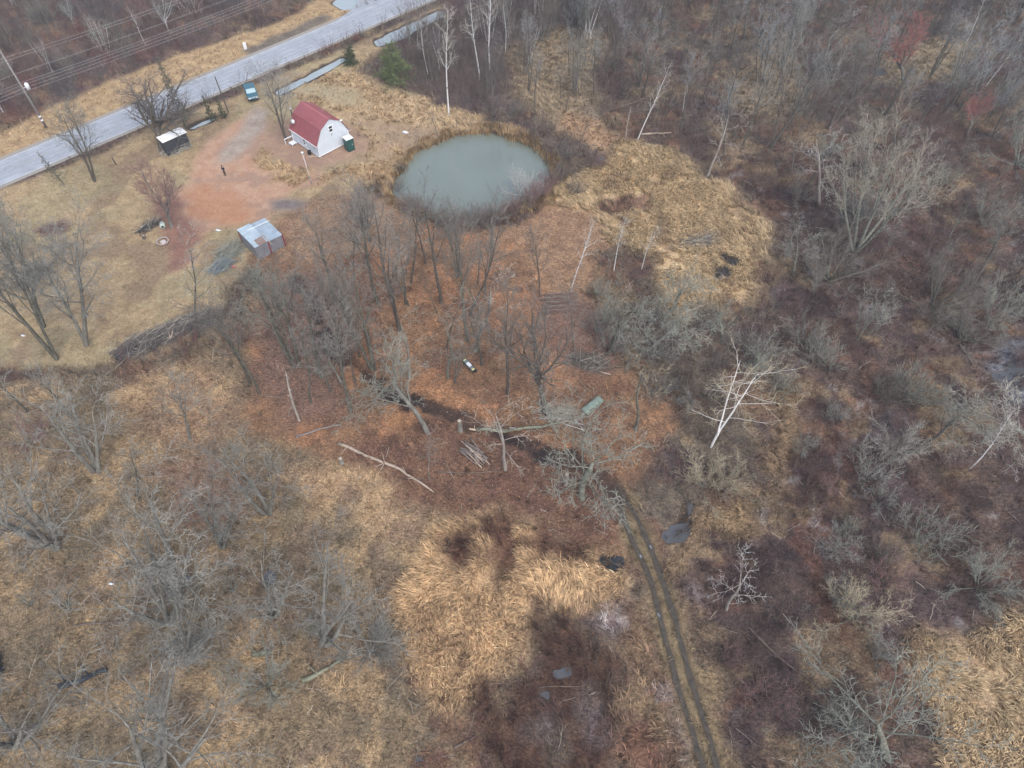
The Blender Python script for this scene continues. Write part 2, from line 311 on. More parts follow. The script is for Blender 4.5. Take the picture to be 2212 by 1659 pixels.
# muddy upper half of the track
MUD = Z((640, 600), (690, 690), (705, 720), (730, 760), (770, 795), (800, 825), (845, 858), (900, 876), (950, 890), (1010, 905), (1080, 935), (1120, 955), (1180, 978), (1250, 1005), (1290, 1030), (1340, 1085))
for pth in ([(1322, 1052), (1340, 1100), (1356, 1142), (1381, 1200), (1406, 1252), (1423, 1326), (1448, 1419), (1463, 1481), (1488, 1556), (1518, 1654), (1545, 1740)], [(1330, 1040), (1358, 1090), (1381, 1125), (1406, 1187), (1430, 1248), (1451, 1311), (1466, 1369), (1481, 1424), (1503, 1501), (1528, 1576), (1548, 1659), (1575, 1740)]):
    k = (np.clip((.66+.6*(fbm(GX, GY, 1.2, 3, 3)-.5)-path_dist(Z(*pth), GX, GY))/.6, 0, 1)*.85)[..., None]; CA = CA*(1-k)+lin((84, 72, 58))*k; CB = CB*(1-k)+lin((66, 56, 48))*k
# hollows: pond, ditches, pools
HOL = np.zeros(GX.shape)
def hollow(P, depth, sf, warp=True):
    global HOL
    m = inpoly(WX2 if warp else GX, WY2 if warp else GY, P)
    if warp == 'pond': m = inpoly(GX+3.2*(fbm(GX, GY, 5, 0)-.5)+1.6*(fbm(GX, GY, 1.3, 2, 2)-.5), GY+3.2*(fbm(GX, GY, 5, 3)-.5)+1.6*(fbm(GX, GY, 1.3, 5, 2)-.5), P)
    if warp in ('pool', 'dark'): m &= fbm(GX, GY, 1.1, 2, 4) > (.58 if warp == 'pool' else .44)
    HOL = np.minimum(HOL, -depth*blur(m.astype(float), sf)); return m
DITCH = [Z((592, 196), (650, 169), (700, 143), (742, 120), (747, 126), (703, 152), (655, 177), (605, 201)),
         Z((812, 86), (862, 62), (900, 45), (945, 22), (958, 30), (905, 60), (868, 80), (822, 95)),
         Z((412, 274), (440, 261), (474, 247.5), (475, 249.5), (443, 264), (414, 277)),
         Z((722, 4), (748, -14), (772, 0), (762, 18), (735, 20))]
POOLS = [(Z((1420, 1150), (1450, 1135), (1478, 1130), (1482, 1085), (1500, 1085), (1492, 1130), (1476, 1180), (1445, 1182)), 'pool'),
         (Z((1300, 1210), (1325, 1200), (1348, 1212), (1345, 1226), (1318, 1230)), 'dark'),
         (Z((1165, 1462), (1215, 1440), (1260, 1470), (1255, 1500), (1190, 1500), (1160, 1490)), 'pool'),
         (Z((1180, 1545), (1212, 1530), (1215, 1560), (1190, 1575)), 'pool'),
         (Z((1535, 570), (1560, 545), (1572, 560), (1600, 555), (1585, 585), (1555, 600)), 'pool'),
         (Z((2135, 800), (2170, 780), (2225, 790), (2225, 830), (2165, 835)), 'pool'),
         (Z((530, 1250), (570, 1225), (620, 1222), (600, 1255), (550, 1275)), 'pool'),
         (Z((380, 1250), (402, 1240), (412, 1262), (390, 1270)), 'pool'),
         (Z((900, 1635), (935, 1605), (945, 1612), (910, 1645)), 'pool'),
         (Z((1275, 330), (1305, 325), (1318, 345), (1285, 352)), 'pool'),
         (Z((1880, 150), (1905, 145), (1910, 156), (1885, 162)), 'pool')]
# mottling of the wild ground: tufts of straw, rust, purple stems, last frost
for nms, sc_, ch, thr_, colr, st_ in [(('shrub', 'wood', 'farwood', 'mix'), 5.0, 2, .58, (152, 126, 90), .7), (('shrub', 'wood', 'mix', 'farwood'), 4.0, 5, .58, (128, 84, 62), .55), (('shrub', 'wood', 'thick', 'farwood'), 6.0, 0, .56, (84, 66, 70), .7), (('shrub', 'mix'), 2.0, 6, .70, (150, 144, 144), .5), (('shrub',), 3.2, 4, .56, (66, 54, 54), .7), (('marsh',), 3.0, 1, .60, (130, 98, 70), .4),
        (('lowgrass', 'lowgrass2', 'lawn'), 4.0, 3, .55, (128, 106, 88), .55), (('lowgrass', 'lowgrass2'), 3.0, 6, .57, (186, 152, 104), .6), (('lowgrass',), 5.0, 1, .58, (104, 96, 78), .5), (('leaf', 'leaf2'), 3.5, 5, .56, (110, 78, 64), .6), (('leaf',), 4.5, 0, .58, (186, 128, 80), .6), (('lawn',), 6.0, 5, .55, (160, 150, 110), .5), (('dirt', 'pad'), 3.0, 3, .56, (150, 120, 104), .6)]:
    m_ = blur(np.isin(ZID, [names.index(x_) for x_ in nms if x_ in names]).astype(float), 2); k = (np.clip((fbm(GX, GY, sc_, ch, 5)-thr_)/.05, 0, 1)*m_*st_)[..., None]
    CA = CA*(1-k)+dull(lin(colr))*k; CB = CB*(1-k*.7)+dull(lin(colr))*.7*k*.7
k = np.clip((1.15+1.5*(fbm(GX, GY, 2, 2)-.5)*2-path_dist(MUD, WX2, WY2))/.45, 0, 1)[..., None]*np.clip(.75+.9*(fbm(GX, GY, 3, 4)-.4), 0, 1)[..., None]
CA = CA*(1-k)+lin((48, 41, 42))*k; CB = CB*(1-k)+lin((70, 57, 52))*k
MUDK = k[..., 0]
PM = hollow(POND, 1.3, 3, 'pond')
DM = [hollow(P, .8, 2) for P in DITCH]; BIGH = HOL.copy(); OM = [hollow(P, .4, 1, kd) for P, kd in POOLS]
k = np.clip(-HOL/.12, 0, 1)[..., None]; CA = CA*(1-k)+lin((84, 72, 62))*k; CB = CB*(1-k)+lin((66, 56, 52))*k
GZ = HOL-.05+.10*(fbm(GX, GY, 1.6, 5)-.5)*np.clip(1-np.hypot(GX, GY-80)/250, 0, 1)
nx, ny = GX.shape
I = np.arange(nx*ny).reshape(nx, ny)
quads = np.stack([I[:-1, :-1], I[1:, :-1], I[1:, 1:], I[:-1, 1:]], -1).reshape(-1, 4)
KG = 1.0
RGH = np.ones(GX.shape); RGH[np.isin(ZID, [names.index(q) for q in ('dirt', 'dirt2', 'drive', 'pad', 'mown', 'ash')])] = .28; RGH[np.isin(ZID, [names.index(q) for q in ('lawn', 'verge', 'trk', 'firepit')])] = .5; RGH = blur(RGH, 2)
gm = bpy.data.materials.new('ground'); gm.use_nodes = True; n = gm.node_tree.nodes; L = gm.node_tree.links; b = n['Principled BSDF']
b.inputs['Roughness'].default_value = .95; b.inputs['Specular IOR Level'].default_value = .1
def nd(t, **kw):
    x = n.new(t)
    for k_, v_ in kw.items(): setattr(x, k_, v_)
    return x
tc = nd('ShaderNodeTexCoord')
def noise(sc, det=4, ro=.6, st=(1, 1, 1), rot=0):
    mp = nd('ShaderNodeMapping'); mp.inputs['Scale'].default_value = st; mp.inputs['Rotation'].default_value = (0, 0, rot); L.new(tc.outputs['Object'], mp.inputs[0])
    z = nd('ShaderNodeTexNoise'); z.inputs['Scale'].default_value = sc; z.inputs['Detail'].default_value = det; z.inputs['Roughness'].default_value = ro
    L.new(mp.outputs[0], z.inputs['Vector']); return z.outputs['Fac']
def mrange(x, a, b_, c, d):
    m = nd('ShaderNodeMapRange'); L.new(x, m.inputs[0])
    for i, v_ in zip((1, 2, 3, 4), (a, b_, c, d)): m.inputs[i].default_value = v_
    return m.outputs[0]
def mul(x, y):
    m = nd('ShaderNodeMath', operation='MULTIPLY'); L.new(x, m.inputs[0]); L.new(y, m.inputs[1]); return m.outputs[0]
ca = nd('ShaderNodeAttribute', attribute_name='colA'); cb = nd('ShaderNodeAttribute', attribute_name='colB')
mx = nd('ShaderNodeMix', data_type='RGBA'); L.new(mrange(noise(.55, 7, .72), .38, .62, 0, 1), mx.inputs['Factor']); L.new(cb.outputs['Color'], mx.inputs['A']); L.new(ca.outputs['Color'], mx.inputs['B'])
f = mul(mrange(noise(2.6, 4, .7, (1, 1.7, 1), .5), .3, .7, .5, 1.45), mrange(noise(7, 3, .75), .3, .7, .4, 1.6))  # random straw and soil tone, its contrast also painting shadowed gaps into the colour
f = mul(f, mrange(noise(.09, 3), .35, .65, .9, 1.1))
mf = nd('ShaderNodeMix', data_type='FLOAT'); L.new(ca.outputs['Alpha'], mf.inputs['Factor']); mf.inputs['A'].default_value = 1; L.new(f, mf.inputs['B'])
vm = nd('ShaderNodeVectorMath', operation='SCALE'); L.new(mx.outputs['Result'], vm.inputs[0]); L.new(mf.outputs['Result'], vm.inputs['Scale']); L.new(vm.outputs[0], b.inputs['Base Color'])
bp = nd('ShaderNodeBump'); bp.inputs['Strength'].default_value = .6; bp.inputs['Distance'].default_value = .12
L.new(noise(5, 5, .7), bp.inputs['Height']); L.new(bp.outputs[0], b.inputs['Normal'])
g = link('ground', mesh_np('ground', np.stack([GX, GY, GZ], -1), quads, None, [gm], True, {'colA': np.c_[CA.reshape(-1, 3)*KG, RGH.reshape(-1, 1)], 'colB': CB.reshape(-1, 3)*KG}))
tag(g, 'flat ground of dry grass, leaf litter and wet brown swamp', 'ground', kind='structure')
def cell(X, Y):
    return np.clip(np.searchsorted(gx, X), 0, nx-1), np.clip(np.searchsorted(gy, Y), 0, ny-1)

# ------------------------------------------------------------------ water, road, track
def flat(name, P, z, m, label, cat):
    P = np.array(P); V = np.c_[P, np.full(len(P), z)]
    me = bpy.data.meshes.new(name); me.from_pydata(V.tolist(), [], [list(range(len(P)))]); me.materials.append(m); o = link(name, me)
    return tag(o, label, cat, kind='structure')
def grown(P, d):
    P = np.array(P); c = P.mean(0); r = P-c; return c+r*(1+d/np.linalg.norm(r, axis=1, keepdims=True))
M['pond'] = mat_water('pond_water', (.165, .195, .17), .03, .010, 1.2)
M['pond'].node_tree.nodes['Principled BSDF'].inputs['IOR'].default_value = 2.0
M['ditch'] = mat_water('ditch_water', (.33, .38, .40), .05, .01)
M['pool'] = mat_water('pool_water', (.085, .088, .096), .35, .1, 3.5)
M['darkpool'] = mat_water('dark_pool_water', (.03, .034, .04), .25, .2, 2.5)
M['slush'] = mat_water('slush', (.20, .22, .25), .2, .05, 2.5)
flat('pond', grown(POND, 1.6), -.30, M['pond'], 'milky grey-green pond ringed by reeds and bare shrubs', 'pond')
dl = ['long strip of ditch water between the road and the mown yard', 'ditch water at the edge of the thicket beyond the green pine', 'thin wet ditch line beside the white-roofed shed', 'open ditch water in the verge beside the side road']
for P, l in zip(DITCH, dl): flat('ditch_water', grown(P, .25 if 'thin' in l else .9), -.26, M['ditch'], l, 'ditch')
pl = ['slushy grey pool in red leaves right of the muddy track', 'small black pool at the edge of the golden marsh grass', 'grey pool with a dark stick across it in the brown wetland', 'small grey pool in the brown wetland below the larger one', 'shallow grey pool in the tan marsh grass right of the clearing', 'blue-grey pool in the shrubs at the right edge', 'grey pool under the bare trees of the rough grass', 'tiny pool beside the trunk in the rough grass', 'thin pool in the rough grass at the lower edge', 'small pool under the shrubs right of the pond', 'far pool under the reddish trees']
for (P, kd), l in zip(POOLS, pl):
    flat('pool', grown(P, .5), -.14, M['darkpool'] if kd == 'dark' else M['pool'], l, 'pool')
# road: a straight country road
s0, s1 = G(0, 402)[:2], G(915, 8)[:2]; n0, n1 = G(0, 345)[:2], G(770, 30)[:2]
RD = (s1-s0)/np.linalg.norm(s1-s0); RN = np.array([-RD[1], RD[0]])
RWID = abs(np.dot(((n0+n1)/2-s0), RN)); 
def road_strip(name, a, b, z, m, t0=-140, t1=260):
    p = [s0+RD*t0+RN*a, s0+RD*t1+RN*a, s0+RD*t1+RN*b, s0+RD*t0+RN*b]
    N = 200; T = np.linspace(t0, t1, N); V = np.concatenate([np.c_[s0+RD*T[:, None]+RN*a, np.full(N, z)], np.c_[s0+RD*T[:, None]+RN*b, np.full(N, z)]])
    q = np.stack([np.arange(N-1), np.arange(1, N), N+np.arange(1, N), N+np.arange(N-1)], -1)
    return link(name, mesh_np(name, V, q, None, [m], False))
M['gravel'] = mat('gravel', (.30, .275, .245), .95, .25, 5, bump=.3)
M['asphalt'] = mat('asphalt', (.33, .355, .395), .85, .16, .35, spec=.35, stretch=(1, 1, 1))
M['line'] = mat('road_line', (.50, .52, .55), .8, .2, 2)
M['asphalt2'] = mat('asphalt_worn', (.30, .325, .365), .85, .12, 1.4, spec=.35)
tag(road_strip('road_shoulder', -.75, RWID+.95, .012, M['gravel']), 'pale gravel shoulder under the edges of the grey road', 'shoulder', kind='structure')
tag(road_strip('road', 0, RWID, .03, M['asphalt']), 'straight grey country road', 'road', kind='structure')
for t in (.24, .40, .63, .79):
    tag(road_strip('wheel_path', RWID*t-.22, RWID*t+.22, .034, M['asphalt2']), 'slightly darker worn strip along the grey road', 'wheel path', kind='structure')
for a in (.12, RWID-.28): tag(road_strip('road_marking', a, a+.13, .038, M['line']), 'faded white edge line of the grey road', 'road line', kind='structure')
tag(road_strip('road_marking', RWID/2-.06, RWID/2+.06, .038, mat('road_line_faint', (.33, .33, .30), .8, .3, 2)), 'faded centre line of the grey road', 'road line', kind='structure')
jt = np.dot(G(800, 12)[:2]-s0, RD)
jp = [s0+RD*(jt-9)+RN*(RWID-.05), s0+RD*(jt+26)+RN*(RWID-.05), s0+RD*(jt+14)+RN*(RWID+8), s0+RD*(jt+12)+RN*(RWID+60), s0+RD*(jt+5)+RN*(RWID+60), s0+RD*(jt+3)+RN*(RWID+8), s0+RD*(jt-2)+RN*(RWID+2.4)]
flat('side_road', jp, .022, M['asphalt'], 'grey side road joining the country road at the top edge', 'road')
# track: two muddy ruts
def ribbon(name, pts, wd, z, m, seed, jit=.35):
    r = np.random.default_rng(seed); P = np.array([G(*p)[:2] for p in pts]); taper_ = name == 'track_rut'; seg = np.r_[0, np.cumsum(np.linalg.norm(np.diff(P, axis=0), axis=1))]
    t = np.arange(0, seg[-1], .25); x = np.interp(t, seg, P[:, 0]); y = np.interp(t, seg, P[:, 1])
    ker = np.ones(9)/9; x = np.convolve(np.pad(x, 4, 'edge'), ker, 'valid'); y = np.convolve(np.pad(y, 4, 'edge'), ker, 'valid')
    d = np.stack([np.gradient(x), np.gradient(y)], -1); d /= np.linalg.norm(d, axis=1, keepdims=True); nn = np.stack([-d[:, 1], d[:, 0]], -1)
    wa = wd/2*(1+jit*(fbm(t, t*0, 1.6, seed, 3)-.5)*3.4); wb = wd/2*(1+jit*(fbm(t, t*0+9, 1.3, seed+1, 3)-.5)*3.4); c = np.stack([x, y], -1); N = len(t); tp_ = np.clip(t/3.5, .12, 1) if taper_ else np.minimum(1, .25+np.minimum(t, t[-1]-t)*1.5); wa = wa*tp_; wb = wb*tp_
    V = np.concatenate([np.c_[c+nn*wa[:, None], np.full(N, z)], np.c_[c-nn*wb[:, None], np.full(N, z)]])
    q = np.stack([np.arange(N-1), N+np.arange(N-1), N+np.arange(1, N), np.arange(1, N)], -1)
    return link(name, mesh_np(name, V, q, None, [m], False))
M['mud'] = mat('mud', (.042, .037, .034), .9, sc=2.2, col2=(.105, .088, .068), thr=(.25, .7), bump=.5, spec=.25)
M['midgrass'] = mat('track_grass', (.27, .215, .125), .95, sc=3.5, col2=(.17, .125, .085), bump=.5)
LR = [(1322, 1052), (1340, 1100), (1356, 1142), (1381, 1200), (1406, 1252), (1423, 1326), (1448, 1419), (1463, 1481), (1488, 1556), (1518, 1654), (1545, 1740)]
RR = [(1330, 1040), (1358, 1090), (1381, 1125), (1406, 1187), (1430, 1248), (1451, 1311), (1466, 1369), (1481, 1424), (1503, 1501), (1528, 1576), (1548, 1659), (1575, 1740)]
MR = [((a[0]+b_[0])/2, (a[1]+b_[1])/2) for a, b_ in zip(LR, [(1330, 1040), (1362, 1100), (1387, 1142), (1412, 1200), (1431, 1252), (1454, 1326), (1480, 1419), (1498, 1481), (1522, 1556), (1547, 1654), (1575, 1740)])]
tag(ribbon('track_rut', LR, .50, .012, M['mud'], 5, .30), 'left dark muddy wheel rut of the track', 'rut', kind='structure')
tag(ribbon('track_rut', RR, .50, .012, M['mud'], 6, .30), 'right dark muddy wheel rut of the track', 'rut', kind='structure')
for (a, b_) in (((1418, 1318), (1427, 1342)), ((1401, 1172), (1411, 1196)), ((1380, 1192), (1388, 1215))):
    tag(ribbon('puddle', [a, ((a[0]+b_[0])/2+.5, (a[1]+b_[1])/2), b_], .2, .02, M['slush'], 11, .4), 'pale puddle in a wheel rut of the muddy track', 'puddle', kind='structure')

# ------------------------------------------------------------------ branching plants
def unit(v): return v/(np.linalg.norm(v, axis=-1, keepdims=True)+1e-9)
def grow(pos, d, Ln, r0, r1, k, jit, up, R):
    N = len(pos); P = np.zeros((N, k, 3)); RR = np.zeros((N, k)); P[:, 0] = pos; RR[:, 0] = r0; d = unit(d)
    for i in range(1, k):
        d = unit(d+R.normal(0, jit, (N, 3))+np.array([0, 0, 1.0])*(up if np.isscalar(up) else up[:, None]))
        P[:, i] = P[:, i-1]+d*(Ln/(k-1))[:, None]; RR[:, i] = r0+(r1-r0)*i/(k-1)
    return P, RR
def kids(P, RR, Ln, n, t0, t1, a0, a1, lr, dec, rr, R, flat_=0.0, rmin=.006):
    N, k, _ = P.shape
    t = (np.arange(n)[None]+R.random((N, n)))/n; T = t0+(t1-t0)*t; s = np.clip(T*(k-1), 0, k-1.001); i = s.astype(int); f = (s-i)[..., None]
    row = np.arange(N)[:, None]; pos = P[row, i]*(1-f)+P[row, i+1]*f; pd = unit(P[row, i+1]-P[row, i]); pr = RR[row, i]*(1-f[..., 0])+RR[row, i+1]*f[..., 0]
    ref = np.where(np.abs(pd[..., 2:3]) < .9, np.array([0, 0, 1.0]), np.array([1.0, 0, 0])); u = unit(np.cross(pd, ref)); v = np.cross(pd, u)
    az = R.random((N, 1))*6.283+np.arange(n)[None]*2.4+R.normal(0, .35, (N, n)); an = a0+(a1-a0)*R.random((N, n))
    side = np.cos(az)[..., None]*u+np.sin(az)[..., None]*v*(1-flat_)
    d = np.cos(an)[..., None]*pd+np.sin(an)[..., None]*unit(side)
    L2 = Ln[:, None]*lr*(1-dec*t)*(.7+.6*R.random((N, n)))
    r = np.maximum(np.minimum(pr*rr, .9*pr), rmin)
    return pos.reshape(-1, 3), d.reshape(-1, 3), L2.ravel(), r.ravel()
def tubes(P, RR, s, taper=True):
    """rings of s points, pointed tip"""
    N, k, _ = P.shape; T = np.zeros_like(P); T[:, 1:-1] = P[:, 2:]-P[:, :-2]; T[:, 0] = P[:, 1]-P[:, 0]; T[:, -1] = P[:, -1]-P[:, -2]; T = unit(T)
    ref = np.where(np.abs(T[:, :1, 2:3]) < .8, np.array([0, 0, 1.0]), np.array([1.0, 0, 0])); u = unit(np.cross(T, ref)); v = np.cross(T, u)
    q = np.arange(s)*2*math.pi/s; kk = k-1
    V = P[:, :kk, None]+RR[:, :kk, None, None]*(np.cos(q)[:, None]*u[:, :kk, None]+np.sin(q)[:, None]*v[:, :kk, None])
    V = np.concatenate([V.reshape(N, kk*s, 3), P[:, -1:]], 1); per = kk*s+1
    qs = []
    for i in range(kk-1):
        for j in range(s): qs.append((i*s+j, i*s+(j+1) % s, (i+1)*s+(j+1) % s, (i+1)*s+j))
    ts = [((kk-1)*s+j, (kk-1)*s+(j+1) % s, kk*s) for j in range(s)]
    off = (np.arange(N)*per)[:, None, None]
    Q = (np.array(qs, np.int32).reshape(1, -1, 4)+off).reshape(-1, 4) if qs else np.zeros((0, 4), np.int32)
    return V.reshape(-1, 3), Q, (np.array(ts, np.int32)[None]+off).reshape(-1, 3), per
def join(parts):
    V = []; Q = []; T = []; b = 0
    for v, q, t in parts: V.append(v); Q.append(q+b); T.append(t+b); b += len(v)
    return np.concatenate(V), np.concatenate(Q), np.concatenate(T)
def plant(seed, stems, levels, split=2, rmin=.0145):
    """stems: (pos, dir, length, r0, r1, k, jit, up); returns (trunk mesh arrays, crown mesh arrays, height)"""
    R = np.random.default_rng(seed); a = [np.array([s[i] for s in stems], float) for i in range(5)]
    P, RR = grow(a[0], a[1], a[2], a[3], a[4], stems[0][5], stems[0][6], stems[0][7], R); Ln = a[2]; parts = [[], []]; sd = 8
    v, q, t, _ = tubes(P, RR, sd); parts[0].append((v, q, t)); top = P[..., 2].max(); lv = 1
    for (n_, t0, t1, a0, a1, lr, dec, k, jit, up, rr, *fl) in levels:
        pos, d, L2, r = kids(P, RR, Ln, n_, t0, t1, a0, a1, lr, dec, rr, R, fl[0] if fl else 0, rmin)
        P, RR = grow(pos, d, L2, r, np.maximum(r*.3, rmin*.55), k, jit, up, R); Ln = L2
        v, q, t, _ = tubes(P, RR, 5 if lv == 1 else 3); parts[0 if lv < split else 1].append((v, q, t)); top = max(top, P[..., 2].max()); lv += 1
    return join(parts[0]), join(parts[1]) if parts[1] else None, top
PR = {}
def proto(key, *a, **kw):
    tr, cr, top = plant(*a, **kw)
    PR[key] = (mesh_np(key+'_trunk', *tr, [M['bark_dark']]), mesh_np(key+'_crown', *cr, [M['twig_grey']], False) if cr else None, top)
rad = math.radians
def up1(l=16, r=.2, lean=0, az=0, p=(0, 0, -.3), rt=.03, k=9, jit=.05, up=.03):
    return (p, (math.sin(lean)*math.cos(az), math.sin(lean)*math.sin(az), math.cos(lean)), l, r, rt, k, jit, up)
# spreading yard oak
for j, sd in enumerate((11, 12)):
    proto('oak%d' % j, sd, [up1(6.5, .48, .05, 1, rt=.30, k=5, jit=.05)], [(9, .5, 1, rad(22), rad(68), 1.35, .15, 8, .13, .05, .62), (9, .18, 1, rad(30), rad(60), .44, .35, 6, .14, .04, .6), (7, .2, 1, rad(30), rad(60), .46, .3, 4, .13, .04, .6), (5, .15, 1, rad(30), rad(60), .5, .3, 3, .12, .04, .6)], split=3)
# forest-grown trees
for j, sd in enumerate((21, 22, 23)):
    proto('forest%d' % j, sd, [up1(16.5, .26, .04, j, rt=.04)], [(12, .40, .98, rad(16), rad(42), .42, .5, 6, .08, .08, .48), (6, .2, 1, rad(20), rad(48), .42, .3, 4, .10, .06, .5), (5, .15, 1, rad(25), rad(52), .46, .3, 3, .11, .05, .6), (4, .1, 1, rad(25), rad(60), .55, .3, 3, .12, .03, .7)])
for j, sd in enumerate((31, 32)):
    st = [up1(15.5, .25, .10+.05*j, 0, rt=.035, up=.035), up1(14.5, .21, .17, 2.6+j, p=(.05, .1, -.3), rt=.03, up=.03)]+([up1(13.5, .15, .2, 4.4, p=(-.1, -.1, -.3), rt=.03)] if j else [])
    proto('fork%d' % j, sd, st, [(8, .38, .98, rad(18), rad(44), .42, .5, 6, .09, .08, .48), (6, .2, 1, rad(20), rad(50), .42, .3, 4, .10, .06, .5), (5, .15, 1, rad(28), rad(58), .46, .3, 3, .12, .05, .6), (3, .1, 1, rad(25), rad(60), .55, .3, 3, .12, .03, .7)])
for j, sd in enumerate((35, 36)):
    st = [up1(14.5, .27, .12, 0, rt=.04, up=.03), up1(13.5, .22, .2, 2.6+j, p=(.05, .1, -.3), rt=.035, up=.028)]
    proto('lawn%d' % j, sd, st, [(11, .28, .98, rad(24), rad(60), .46, .45, 7, .10, .04, .45), (8, .15, 1, rad(25), rad(58), .42, .3, 5, .12, .03, .48), (6, .12, 1, rad(28), rad(58), .48, .3, 3, .12, .02, .6), (4, .1, 1, rad(25), rad(60), .55, .3, 3, .12, .0, .7)])
# slim trees
for j, sd in enumerate((41, 42)):
    proto('slim%d' % j, sd, [up1(11, .10, .05, j, rt=.02, jit=.06)], [(12, .4, .98, rad(25), rad(55), .26, .5, 5, .10, .08, .5), (5, .2, 1, rad(25), rad(55), .45, .3, 3, .12, .05, .6), (5, .1, 1, rad(25), rad(60), .5, .3, 3, .12, .03, .7)])
# round dense red maple
for j, sd in enumerate((51, 52)):
    proto('maple%d' % j, sd, [up1(4, .22, .06, j, rt=.15, k=4)], [(8, .4, 1, rad(14), rad(48), 1.55, .1, 7, .09, .06, .6), (9, .15, 1, rad(22), rad(46), .42, .35, 5, .10, .06, .55), (7, .15, 1, rad(22), rad(46), .46, .3, 3, .1, .05, .6), (5, .1, 1, rad(22), rad(50), .55, .3, 3, .1, .04, .7)])
# birches
for j, sd in enumerate((61, 62)):
    proto('birch%d' % j, sd, [up1(14, .12, .05, j, rt=.015, jit=.035)], [(16, .42, .98, rad(28), rad(55), .17, .45, 5, .10, .06, .42), (5, .2, 1, rad(25), rad(55), .45, .3, 3, .12, .0, .6), (4, .1, 1, rad(25), rad(60), .5, .3, 3, .12, -.03, .7)])
proto('birchfork', 63, [up1(9, .10, .10, 0, rt=.015, jit=.06), up1(7, .065, .28, 1.2, p=(0,0,1.8), rt=.015, jit=.07)], [(10, .35, .98, rad(35), rad(85), .45, .35, 8, .13, .01, .36), (6, .15, 1, rad(30), rad(60), .4, .35, 4, .14, .0, .5), (5, .1, 1, rad(30), rad(60), .5, .3, 3, .12, .0, .6)])
# many-stemmed spreading willows
for j, sd in enumerate((71, 72)):
    Rr = np.random.default_rng(sd); st = []
    for i in range(13): st.append(up1(6.5*(.7+.4*Rr.random()), .07, rad(18+48*Rr.random()), i*2.4+Rr.random(), p=(.15*math.cos(i), .15*math.sin(i), -.2), rt=.02, k=7, jit=.07, up=.03))
    proto('vase%d' % j, sd, st, [(8, .25, .98, rad(15), rad(42), .36, .3, 4, .09, .03, .5), (6, .15, 1, rad(18), rad(45), .45, .3, 3, .1, .02, .6), (5, .1, 1, rad(20), rad(45), .5, .3, 3, .1, .0, .7)], split=1)
# low crooked trees with drooping, lichen-grown arms
for j, sd in enumerate((81, 82, 83)):
    proto('swamp%d' % j, sd, [up1(5.5, .19, .22, j, rt=.12, k=6, jit=.10)], [(10, .4, 1, rad(25), rad(75), .85, .15, 9, .09, .0, .32), (9, .15, 1, rad(28), rad(60), .36, .35, 5, .11, -.01, .42), (6, .1, 1, rad(30), rad(65), .48, .3, 4, .11, -.01, .6), (3, .1, 1, rad(30), rad(65), .5, .3, 3, .15, -.02, .7)])
# broad pale tree of many upswept limbs
proto('broad', 91, [up1(11, .20, rad(8+9*i), i*1.7, p=(.2*math.cos(i*1.7), .2*math.sin(i*1.7), -.3), rt=.04, k=8, jit=.05, up=.02) for i in range(5)], [(9, .25, .98, rad(20), rad(46), .46, .35, 6, .08, .05, .5), (7, .15, 1, rad(20), rad(46), .45, .3, 4, .1, .05, .5), (5, .15, 1, rad(22), rad(50), .48, .3, 3, .1, .04, .6), (3, .1, 1, rad(22), rad(50), .55, .3, 3, .1, .02, .7)])
# dead trunk with a few broken arms, and bare snag
proto('dead', 101, [up1(10, .17, .06, 1, rt=.04, jit=.07)], [(9, .35, .98, rad(35), rad(80), .30, .3, 5, .16, -.04, .32), (6, .2, 1, rad(30), rad(70), .42, .3, 3, .16, -.04, .5), (3, .1, 1, rad(30), rad(70), .5, .3, 3, .16, -.03, .6)])
proto('snag', 102, [up1(7, .17, .03, 1, rt=.09, jit=.04)], [(6, .3, .95, rad(50), rad(85), .11, .3, 3, .1, .0, .45)])
for j, sd in enumerate((141, 142, 143)):
    Rr = np.random.default_rng(sd); st = [up1(10.5*(.75+.35*Rr.random()), .21+.06*Rr.random(), rad(6+22*Rr.random()), i*2.3+Rr.random(), p=(.18*math.cos(i*2.3), .18*math.sin(i*2.3), -.3), rt=.025, k=9, jit=.055, up=.012) for i in range(3+j)]
    proto('multi%d' % j, sd, st, [(6, .25, .98, rad(25), rad(62), .50, .4, 8, .09, .02, .45), (6, .2, 1, rad(25), rad(58), .38, .3, 5, .11, .02, .42), (5, .12, 1, rad(28), rad(60), .48, .3, 3, .12, .0, .6), (2, .1, 1, rad(25), rad(60), .55, .3, 3, .12, .0, .7)])
# conifers
def conifer(key, seed, H, W, n, droop, t0=.05, nd=9, nl=.55):
    proto(key, seed, [up1(H, .13*H/10, .02, 0, rt=.02, jit=.015, up=.02)], [(n, t0, .99, rad(66), rad(96), W/H, .82, 5, .06, droop, .35), (nd, .15, 1, rad(35), rad(65), .36, .35, 3, .1, -.02, .6, .3), (7, .05, 1, rad(35), rad(70), nl, .3, 3, .1, .0, 1.0)], rmin=.034)
conifer('spruce', 111, 6, 1.5, 42, -.02); conifer('spindle', 112, 13, 1.5, 90, -.04, .12, 7); conifer('pinebush', 113, 5.5, 2.6, 60, .06, .02, 10); conifer('larch', 114, 9, 1.4, 60, .02, .2, 5, .4)
